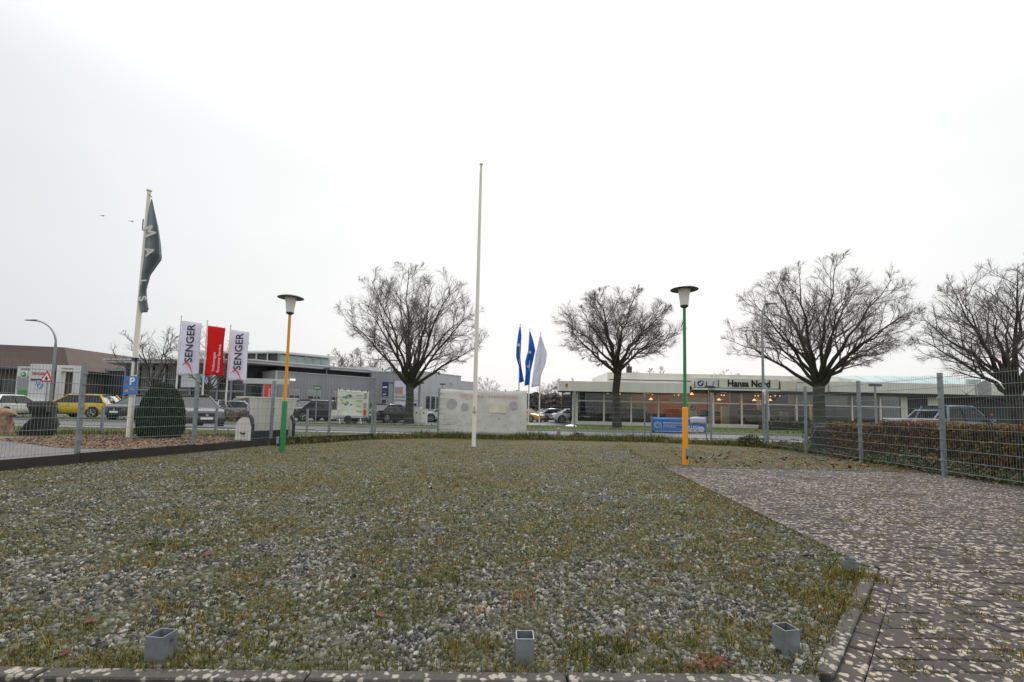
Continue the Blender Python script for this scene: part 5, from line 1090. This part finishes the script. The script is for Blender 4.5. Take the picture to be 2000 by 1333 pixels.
    g_ = P('grille', MB().box(hl_ - .2, hl_ + .006, -W * .42, W * .42, zb + .30, c['nose'] - .10), 'black', sm=False)
    P('emblem', MB().lathe([(.06, 0), (.06, .01)], (0, 0, 0), 10, 'y'), 'chrome', g_).matrix_local = Matrix.Translation((hl_ + .012, 0, c['nose'] - .19)) @ Matrix.Rotation(R(90), 4, 'Z')
    P('front_plate', MB().box(hl_ + .01, hl_ + .03, -.26, .26, zb + .20, zb + .31), 'clean_white', sm=False)
    P('rear_bumper', MB().box(-hl_ - .02, -hl_ + .25, -W * .82, W * .82, zb + .08, zb + .26), 'black', sm=False)
    P('rear_plate', MB().box(-hl_ - .025, -hl_ - .005, -.26, .26, c['tail'] - .30, c['tail'] - .19), 'clean_white', sm=False)
    P('sill', MB().box(-c['wb'] + c['r'] * 1.15, c['wb'] - c['r'] * 1.15, -W * .95, W * .95, zb - .02, zb + .09), 'black', sm=False)
    for s_ in (-1, 1):
        for xh in ((.25, -.75) if kind != 'pickup' else (.55, -.35)): P('door_handle', MB().box(xh - .09, xh + .09, s_ * W - .01, s_ * W + .018, c['belt'] - .16, c['belt'] - .13), pt, sm=False)
    if kind == 'pickup':
        for s_ in (-1, 1): P('side_light', MB().box(-hl_ + .03, -hl_ + .24, s_ * W * .985 - .02, s_ * W * .985 + .02, c['tail'] - .22, c['tail'] - .02), 'red_glass', sm=False)
        P('bed_rail', MB().tube([(-.95, W * .9, c['belt'] + .02), (-hl_ + .1, W * .9, c['belt'] + .02), (-hl_ + .1, -W * .9, c['belt'] + .02), (-.95, -W * .9, c['belt'] + .02)], .035, 6), 'chrome')
        P('roll_bar', MB().tube([(-1.5, W * .8, 1.12), (-1.0, W * .72, 1.62), (-1.0, -W * .72, 1.62), (-1.5, -W * .8, 1.12)], .04, 6), pt)
    if kind in ('suv', 'wagon'):
        for s_ in (-1, 1): P('roof_rail', MB().tube([(xb - .1, s_ * wt * .92, zr - .02), (xb - .3, s_ * wt * .92, zr + .03), (xc + .3, s_ * wt * .92, zr + .02), (xc + .1, s_ * wt * .92, zr - .03)], .018, 5), 'dark_metal')
    t.location = (x, y, zg); t.rotation_euler = (0, 0, R(ang)); return t
G1, G2, G3 = 'cars parked at the grey dealership', 'cars parked beside the white showroom', 'cars inside the white showroom'
make_car('suv', 'p_yellow', 'bright yellow crossover parked side on behind the left fence', -30.0, 32.0, 184, G1)
make_car('suv', 'p_dark', 'dark crossover facing the viewer just right of the yellow car', -24.6, 30.6, -92, G1)
make_car('suv', 'p_grey', 'grey crossover on the road half hidden by the clipped evergreen', -16.2, 23.1, -38, None, -0.085)
make_car('hatch', 'p_white', 'white car showing red tail lights at the left picture edge', -33.2, 30.2, 100, G1)
make_car('hatch', 'p_silver', 'silver hatchback facing the viewer behind the grey crossover', -21.9, 33.2, -75, G1)
make_car('sedan', 'p_silver', 'silver saloon farther back beneath the red banner flag', -22.3, 37.2, 175, G1)
make_car('hatch', 'p_navy', 'dark blue hatchback left of the beach chair', -19.9, 36.0, -60, G1)
make_car('suv', 'p_dark', 'dark crossover with white plate right of the beach chair', -15.4, 35.0, -118, G1)
make_car('sedan', 'p_navy', 'dark saloon side on between beach chair and banner trailer', -13.6, 38.2, 5, G1)
make_car('sedan', 'p_black', 'black saloon showing its rear beside the left big tree', -9.3, 35.4, 62, G1)
make_car('wagon', 'p_dark', 'dark estate car right behind the banner trailer', -11.2, 39.0, 20, G1)
make_car('wagon', 'p_white', 'white estate car left of the white fence banner', -5.35, 39.2, 180, G1)
make_car('hatch', 'p_orange', 'orange and white car just right of the fence banner', 1.4, 47.0, -35, G2)
make_car('sedan', 'p_white', 'white saloon between orange car and white crossover', 4.6, 50.0, 25, G2)
make_car('suv', 'p_white', 'white crossover beside the left corner of the white showroom', 6.25, 46.2, 187, G2)
make_car('hatch', 'p_silver', 'silver hatchback at the back of the showroom forecourt', 7.4, 55.0, 15, G2)
make_car('hatch', 'p_black', 'black car inside the showroom behind the leftmost pane', 7.4, 44.6, 80, G3, .12)
make_car('sedan', 'p_grey', 'grey saloon inside the showroom right of the middle tree trunk', 11.6, 44.8, 184, G3, .12)
make_car('sedan', 'p_silver', 'silver car inside the showroom below the Hansa lettering', 19.2, 44.9, 176, G3, .12)
make_car('suv', 'p_silver', 'silver crossover inside the showroom behind the tall street lamp', 23.4, 44.6, 3, G3, .12)
make_car('pickup', 'p_blue', 'blue grey pickup truck driving along the road behind the hedge', 21.6, 22.6, 2, None, -0.085, 'truck')

# ------------------------------------------------------------------ bare trees
def tree_geo(fork, zc, rx, ru, rdn, rt, nl, nb, ns, ntw, seed, tw=0.009, lobes=0.12):
    r_ = random.Random(seed); tr, cw = MB(), MB()
    ph = [r_.uniform(0, 6.28) for _ in range(4)]
    def env(p):
        a = math.atan2(p.y, p.x); k = 1 + lobes * math.sin(2 * a + ph[0]) + lobes * 0.7 * math.sin(3 * a + ph[1] + p.z * .5)
        dz = (p.z - zc) / (ru if p.z > zc else rdn); return math.sqrt((p.x ** 2 + p.y ** 2) / (rx * k) ** 2 + dz * dz)
    rv = lambda s_: Vector((r_.gauss(0, s_), r_.gauss(0, s_), r_.gauss(0, s_)))
    def path(p, d, ln, n_, up, jit):
        pts = [p.copy()]; q = p.copy(); d = d.normalized()
        for i in range(n_):
            d = (d + rv(jit) + Vector((0, 0, up))).normalized(); q = q + d * ln / n_; pts.append(q.copy())
            if env(q) > 1.04: break
        return pts
    def side(t_, ang):
        o = rv(1); o = (o - t_ * o.dot(t_)).normalized(); return (t_ * math.cos(ang) + o * math.sin(ang))
    tp = [Vector((0, 0, -0.15)), Vector((r_.gauss(0, .02), r_.gauss(0, .02), fork * .25)), Vector((r_.gauss(0, .05), r_.gauss(0, .05), fork * .65)), Vector((r_.gauss(0, .06), r_.gauss(0, .06), fork)), Vector((r_.gauss(0, .1), r_.gauss(0, .1), fork * 1.22))]
    tr.tube(tp, [rt * 1.35, rt * 1.02, rt * .92, rt * .95, rt * .5], 12)
    for i in range(nl):
        az = i * 2.399 + ph[2]; el = math.asin(.06 + .90 * (i + .5) / nl)
        T = Vector((math.cos(az) * math.cos(el) * rx * .98, math.sin(az) * math.cos(el) * rx * .98, zc - rdn * .45 + math.sin(el) * (ru + rdn * .45)))
        F = Vector((0, 0, fork * (.93 + .24 * i / nl))) + Vector((math.cos(az), math.sin(az), 0)) * rt * .35
        Cc = F + Vector(((T.x - F.x) * .34, (T.y - F.y) * .34, (T.z - F.z) * .42 + .25)) + rv(.22)
        limb = []
        for k in range(9):
            s_ = k / 8; limb.append(F * (1 - s_) ** 2 + Cc * 2 * s_ * (1 - s_) + T * s_ * s_ + (rv(.07) if 0 < k < 8 else Vector()))
        R0 = rt * r_.uniform(.30, .46); rr = [R0 * (1 - k / 8) ** 1.15 + .014 for k in range(9)]
        tr.tube(limb, rr, 8); LL = sum((limb[k + 1] - limb[k]).length for k in range(8))
        for j in range(nb):
            s_ = .26 + .73 * ((j + r_.random() * .8) / nb) ** .85; k = min(7, int(s_ * 8)); f_ = s_ * 8 - k; p = limb[k].lerp(limb[k + 1], f_); tg = (limb[k + 1] - limb[k]).normalized()
            bl = LL * (.52 - .33 * s_) * r_.uniform(.7, 1.25); br_ = max(.011, rr[k] * .42)
            b_ = path(p, side(tg, R(r_.uniform(28, 58))), bl, 5, .05, .10); nn = len(b_)
            cw.tube(b_, [br_ * (1 - q / nn) + .006 for q in range(nn)], 5, False)
            for m in range(ns):
                s2 = .15 + .83 * (m + r_.random()) / ns; k2 = min(nn - 2, int(s2 * (nn - 1))); p2 = b_[k2].lerp(b_[k2 + 1], min(1, s2 * (nn - 1) - k2)); tg2 = (b_[k2 + 1] - b_[k2]).normalized()
                sl_ = max(.5, bl * r_.uniform(.28, .52) * (1.1 - .4 * s2)); c_ = path(p2, side(tg2, R(r_.uniform(25, 55))), sl_, 4, .06, .12); n2 = len(c_)
                cw.tube(c_, [max(tw, br_ * .38 * (1 - q / n2)) for q in range(n2)], 4, False)
                for q in range(ntw):
                    s3 = .2 + .8 * (q + r_.random()) / ntw; k3 = min(n2 - 2, int(s3 * (n2 - 1))); p3 = c_[k3].lerp(c_[k3 + 1], min(1, s3 * (n2 - 1) - k3)); tg3 = (c_[k3 + 1] - c_[k3]).normalized()
                    d_ = path(p3, side(tg3, R(r_.uniform(20, 50))), r_.uniform(.3, .75) * (sl_ ** .3), 3, .07, .16); cw.tube(d_, [tw, tw * .85, tw * .6, tw * .4][:len(d_)], 3, False)
    return tr, cw
def place_tree(name, g_, x, y, label, rz=0, sc=1.0, group='big bare street trees', mats=('bark', 'twig'), cat='tree', z=0.0):
    t = thing(name, (0, 0, 0), label, cat, group); g_[0].build('trunk', mats[0], t, ang=60); g_[1].build('crown', mats[1], t, ang=60)
    t.location = (x, y, z); t.rotation_euler = (0, 0, rz); t.scale = (sc,) * 3; return t
place_tree('bare_tree', tree_geo(2.75, 6.6, 5.1, 4.9, 2.6, .31, 16, 11, 8, 10, 11, .006), -7.45, 33.4, 'big bare tree left of the tall bare flagpole', 0.6)
place_tree('bare_tree', tree_geo(4.2, 6.8, 4.8, 3.5, 2.0, .29, 16, 11, 8, 10, 12, .006), 7.85, 33.9, 'bare tree with tall single trunk in front of white showroom', 1.0)
place_tree('bare_tree', tree_geo(3.5, 7.6, 5.9, 4.9, 3.3, .40, 16, 11, 9, 10, 13, .006), 22.3, 33.0, 'big bare tree right of the tall straight street lamp', 2.2)
place_tree('bare_tree', tree_geo(2.8, 6.6, 5.0, 4.6, 3.2, .38, 15, 11, 8, 10, 14, .006), 31.2, 28.2, 'bare tree cut by the right picture edge', 0.2)
sm_ = [tree_geo(1.9, 4.3, 2.7, 2.2, 1.5, .13, 8, 7, 4, 4, 21, .008), tree_geo(2.0, 4.4, 2.8, 2.0, 1.6, .13, 8, 7, 4, 4, 22, .008)]
place_tree('small_tree', sm_[0], -27.3, 35.0, 'small bare tree left of the white flagpole', 0, 1.08, 'small bare trees at the dealership')
place_tree('small_tree', sm_[1], -24.2, 36.2, 'small bare tree just left of the first SENGER banner', 1, 1.12, 'small bare trees at the dealership')
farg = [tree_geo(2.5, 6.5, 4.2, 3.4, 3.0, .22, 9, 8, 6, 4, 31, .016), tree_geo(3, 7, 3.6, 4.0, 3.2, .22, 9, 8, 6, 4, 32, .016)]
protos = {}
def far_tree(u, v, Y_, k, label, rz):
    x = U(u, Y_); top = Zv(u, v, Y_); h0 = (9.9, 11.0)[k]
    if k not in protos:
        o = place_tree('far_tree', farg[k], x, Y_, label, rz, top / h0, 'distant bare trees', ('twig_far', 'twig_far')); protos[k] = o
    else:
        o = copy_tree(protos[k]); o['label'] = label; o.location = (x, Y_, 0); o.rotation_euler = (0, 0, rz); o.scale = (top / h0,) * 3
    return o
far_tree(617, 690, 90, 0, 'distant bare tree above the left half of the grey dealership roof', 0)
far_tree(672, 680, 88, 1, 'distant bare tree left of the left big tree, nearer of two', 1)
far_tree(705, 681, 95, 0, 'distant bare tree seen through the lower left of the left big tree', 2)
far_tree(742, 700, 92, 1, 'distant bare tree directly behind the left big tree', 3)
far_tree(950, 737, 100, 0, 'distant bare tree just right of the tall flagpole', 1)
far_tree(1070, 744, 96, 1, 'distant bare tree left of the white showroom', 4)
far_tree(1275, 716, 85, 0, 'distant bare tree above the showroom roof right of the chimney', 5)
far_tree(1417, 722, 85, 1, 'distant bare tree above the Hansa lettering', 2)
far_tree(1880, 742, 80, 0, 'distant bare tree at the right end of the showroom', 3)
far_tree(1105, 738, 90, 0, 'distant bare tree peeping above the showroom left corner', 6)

# ------------------------------------------------------------------ hedges, shrubs
def hedge(x0, y0, x1, y1, wd, zt, n_, size, mat, label, name='hedge', stems=60, dip=0.08, zb=0.05):
    t = thing(name, ((x0 + x1) / 2, (y0 + y1) / 2, 0), label, 'hedge'); d = Vector((x1 - x0, y1 - y0)); ln = d.length; d.normalize(); nv = Vector((-d.y, d.x))
    s_ = np.random.rand(n_) * ln; e = np.random.rand(n_) * 2 - 1; face = np.random.rand(n_)
    hz_ = zt * (1 - dip + dip * 2 * (vnoise(s_, s_ * 0, .7, 4) - .5) + 0.06 * (vnoise(s_, s_ * 0, 3, 8) - .5)); z = zb + np.random.rand(n_) ** .7 * (hz_ - zb)
    top = face < .55; z = np.where(top, hz_ - np.abs(np.random.normal(0, .05, n_)), z); e = np.where(top, e, np.sign(e) * (1 - np.abs(np.random.normal(0, .30, n_))))
    e = e * (1 + .18 * (vnoise(s_, z, 1.6, 9) - .5)); x = x0 + d.x * s_ + nv.x * e * wd / 2; y = y0 + d.y * s_ + nv.y * e * wd / 2
    f_ = leafcloud('foliage', np.stack([x, y, z], -1), size, mat, t)
    m_ = MB()
    for i in range(stems):
        a = rnd.random() * ln; b_ = rnd.uniform(-.3, .3) * wd; px_, py_ = x0 + d.x * a + nv.x * b_, y0 + d.y * a + nv.y * b_
        m_.tube([(px_, py_, 0), (px_ + rnd.gauss(0, .1), py_ + rnd.gauss(0, .1), zt * .5), (px_ + rnd.gauss(0, .2), py_ + rnd.gauss(0, .2), zt * .93)], [.016, .011, .005], 4, False)
    o = m_.build('stems', 'twig', t, sm=False); o['kind'] = 'stuff'
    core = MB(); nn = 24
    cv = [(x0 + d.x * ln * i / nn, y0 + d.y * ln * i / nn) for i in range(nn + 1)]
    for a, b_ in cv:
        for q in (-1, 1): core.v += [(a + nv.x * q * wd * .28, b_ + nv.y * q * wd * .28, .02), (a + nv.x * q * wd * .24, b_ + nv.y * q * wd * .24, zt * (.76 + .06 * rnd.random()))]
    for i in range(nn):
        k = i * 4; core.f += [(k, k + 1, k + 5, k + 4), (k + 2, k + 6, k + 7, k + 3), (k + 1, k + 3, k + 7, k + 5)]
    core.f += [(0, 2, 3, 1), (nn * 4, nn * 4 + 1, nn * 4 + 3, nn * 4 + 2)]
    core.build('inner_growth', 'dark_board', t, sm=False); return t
hedge(9.55, 4.2, 10.0, 13.6, 1.15, 1.06, 36000, .035, 'hedge_leaf', 'russet brown beech hedge behind the right fence')
hedge(9.5, 13.9, 14.5, 16.0, 1.5, 1.0, 12000, .04, 'bramble', 'low tangled bramble bank left of the brown hedge', 'bramble_bank', 420, .35)
hedge(20.5, 37.5, 44, 37.5, 1.2, .95, 9000, .10, 'bramble', 'low planting in front of the right half of showroom', 'showroom_planting', 60, .25)
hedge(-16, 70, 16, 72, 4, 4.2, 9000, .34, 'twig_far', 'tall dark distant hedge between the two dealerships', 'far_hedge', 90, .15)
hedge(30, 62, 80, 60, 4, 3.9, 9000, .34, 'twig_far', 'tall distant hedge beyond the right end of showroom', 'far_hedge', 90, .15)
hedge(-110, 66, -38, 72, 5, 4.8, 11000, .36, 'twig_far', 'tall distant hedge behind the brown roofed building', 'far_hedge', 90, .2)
def shrub(x, y, r_, h, n_, size, mat, label, z=0.0):
    t = thing('low_shrub', (x, y, z), label, 'shrub', 'low shrubs'); a = np.random.normal(size=(n_, 3)); a /= np.linalg.norm(a, axis=1, keepdims=True); a[:, 2] = np.abs(a[:, 2]); q = np.random.rand(n_) ** .4
    leafcloud('foliage', np.stack([x + a[:, 0] * r_ * q, y + a[:, 1] * r_ * q, z + .03 + a[:, 2] * h * q], -1), size, mat, t)
    m_ = MB()
    for i in range(7): m_.tube([(x, y, z - .02), (x + rnd.gauss(0, r_ * .3), y + rnd.gauss(0, r_ * .3), z + h * .8)], [.012, .005], 4, False)
    m_.build('stems', 'twig', t, sm=False)['kind'] = 'stuff'
shrub(8.7, 16.6, .55, .38, 900, .05, 'bramble', 'leafy low shrub at the right end of the back fence')
shrub(-11.5, 14.6, .5, .3, 700, .04, 'verge_grass', 'low green shrub left of the clipped evergreen', .08)
shrub(-17.6, 30.0, .7, .75, 700, .06, 'hedge_leaf', 'yellowish shrub right of the grey crossover')
shrub(-19.0, 30.3, .8, .9, 700, .06, 'bramble', 'dark twiggy shrub between grey crossover and beach chair')
shrub(9.25, 10.6, .45, .35, 700, .045, 'bramble', 'green weedy shrub at the foot of the right fence')
shrub(2.7, 18.5, .4, .25, 400, .045, 'bramble', 'small weedy clump beside the pale post stump')
xs = np.concatenate([np.random.normal(0, .16, 5200) + np.interp(q := np.random.uniform(6.5, 16, 5200), [6.5, 8.91, 11.31, 13.75, 16.05], [8.55, 8.72, 8.95, 9.15, 9.3])]); cz = np.abs(np.random.normal(0, .11, 5200)) * (0.4 + 1.3 * vnoise(xs, q, 1.4, 12)) + .02
gc = leafcloud('ground_cover', np.stack([xs, q, cz], -1), .035, 'bramble', None, 'stuff'); gc['label'] = 'low green ground cover along the foot of the right fence'
# wild rose behind the right fence
t = thing('wild_rose', (9.3, 8.0, 0), 'leafless wild rose with red hips behind the right fence', 'shrub'); ends = []
stems_ = MB()
for i in range(26):
    x, y = rnd.uniform(8.7, 9.7), rnd.uniform(6.0, 8.6); h = rnd.uniform(1.1, 2.35); a = rnd.uniform(0, 6.28)
    pts = [(x, y, 0), (x + .1 * math.cos(a), y + .1 * math.sin(a), h * .5), (x + .3 * math.cos(a), y + .3 * math.sin(a), h * .85), (x + .55 * math.cos(a), y + .55 * math.sin(a), h)]
    stems_.tube(pts, [.012, .009, .006, .003], 4, False); ends.append(pts[-1])
    for k in range(4):
        s_ = rnd.uniform(.4, .9); p = Vector(pts[1]).lerp(Vector(pts[3]), s_); q = p + Vector((rnd.gauss(0, .22), rnd.gauss(0, .22), rnd.uniform(.05, .3))); stems_.tube([p, q], [.005, .002], 3, False)
stems_.build('stems', 'dark_board', t, sm=False)['kind'] = 'stuff'
for p in ends[:14]: MB().lathe([(.004, -.022), (.014, -.012), (.017, 0), (.012, .014), (.003, .02)], p, 8).build('rose_hip', 'sign_red', t)
for x, y, z, lb_ in ((-55.97, 60, 26.29, 'tiny gull in the sky left of the grey-teal flag'), (-51.95, 60, 25.59, 'tiny gull in the sky just beside the grey-teal flag')):
    m_ = MB(); m_.add([(x - .42, y, z + .02), (x - .2, y - .06, z + .1), (x, y - .07, z + .02), (x + .2, y - .06, z + .1), (x + .42, y, z + .02), (x + .2, y + .06, z + .07), (x, y + .07, z), (x - .2, y + .06, z + .07)], [(0, 1, 7), (1, 2, 6, 7), (2, 3, 5, 6), (3, 4, 5)])
    m_.tube([(x - .02, y - .22, z), (x, y - .05, z), (x, y + .12, z), (x, y + .26, z + .01)], [.015, .05, .045, .02], 6); tag(m_.build('gull', 'banner_grey', None), lb_, 'bird', 'gulls')
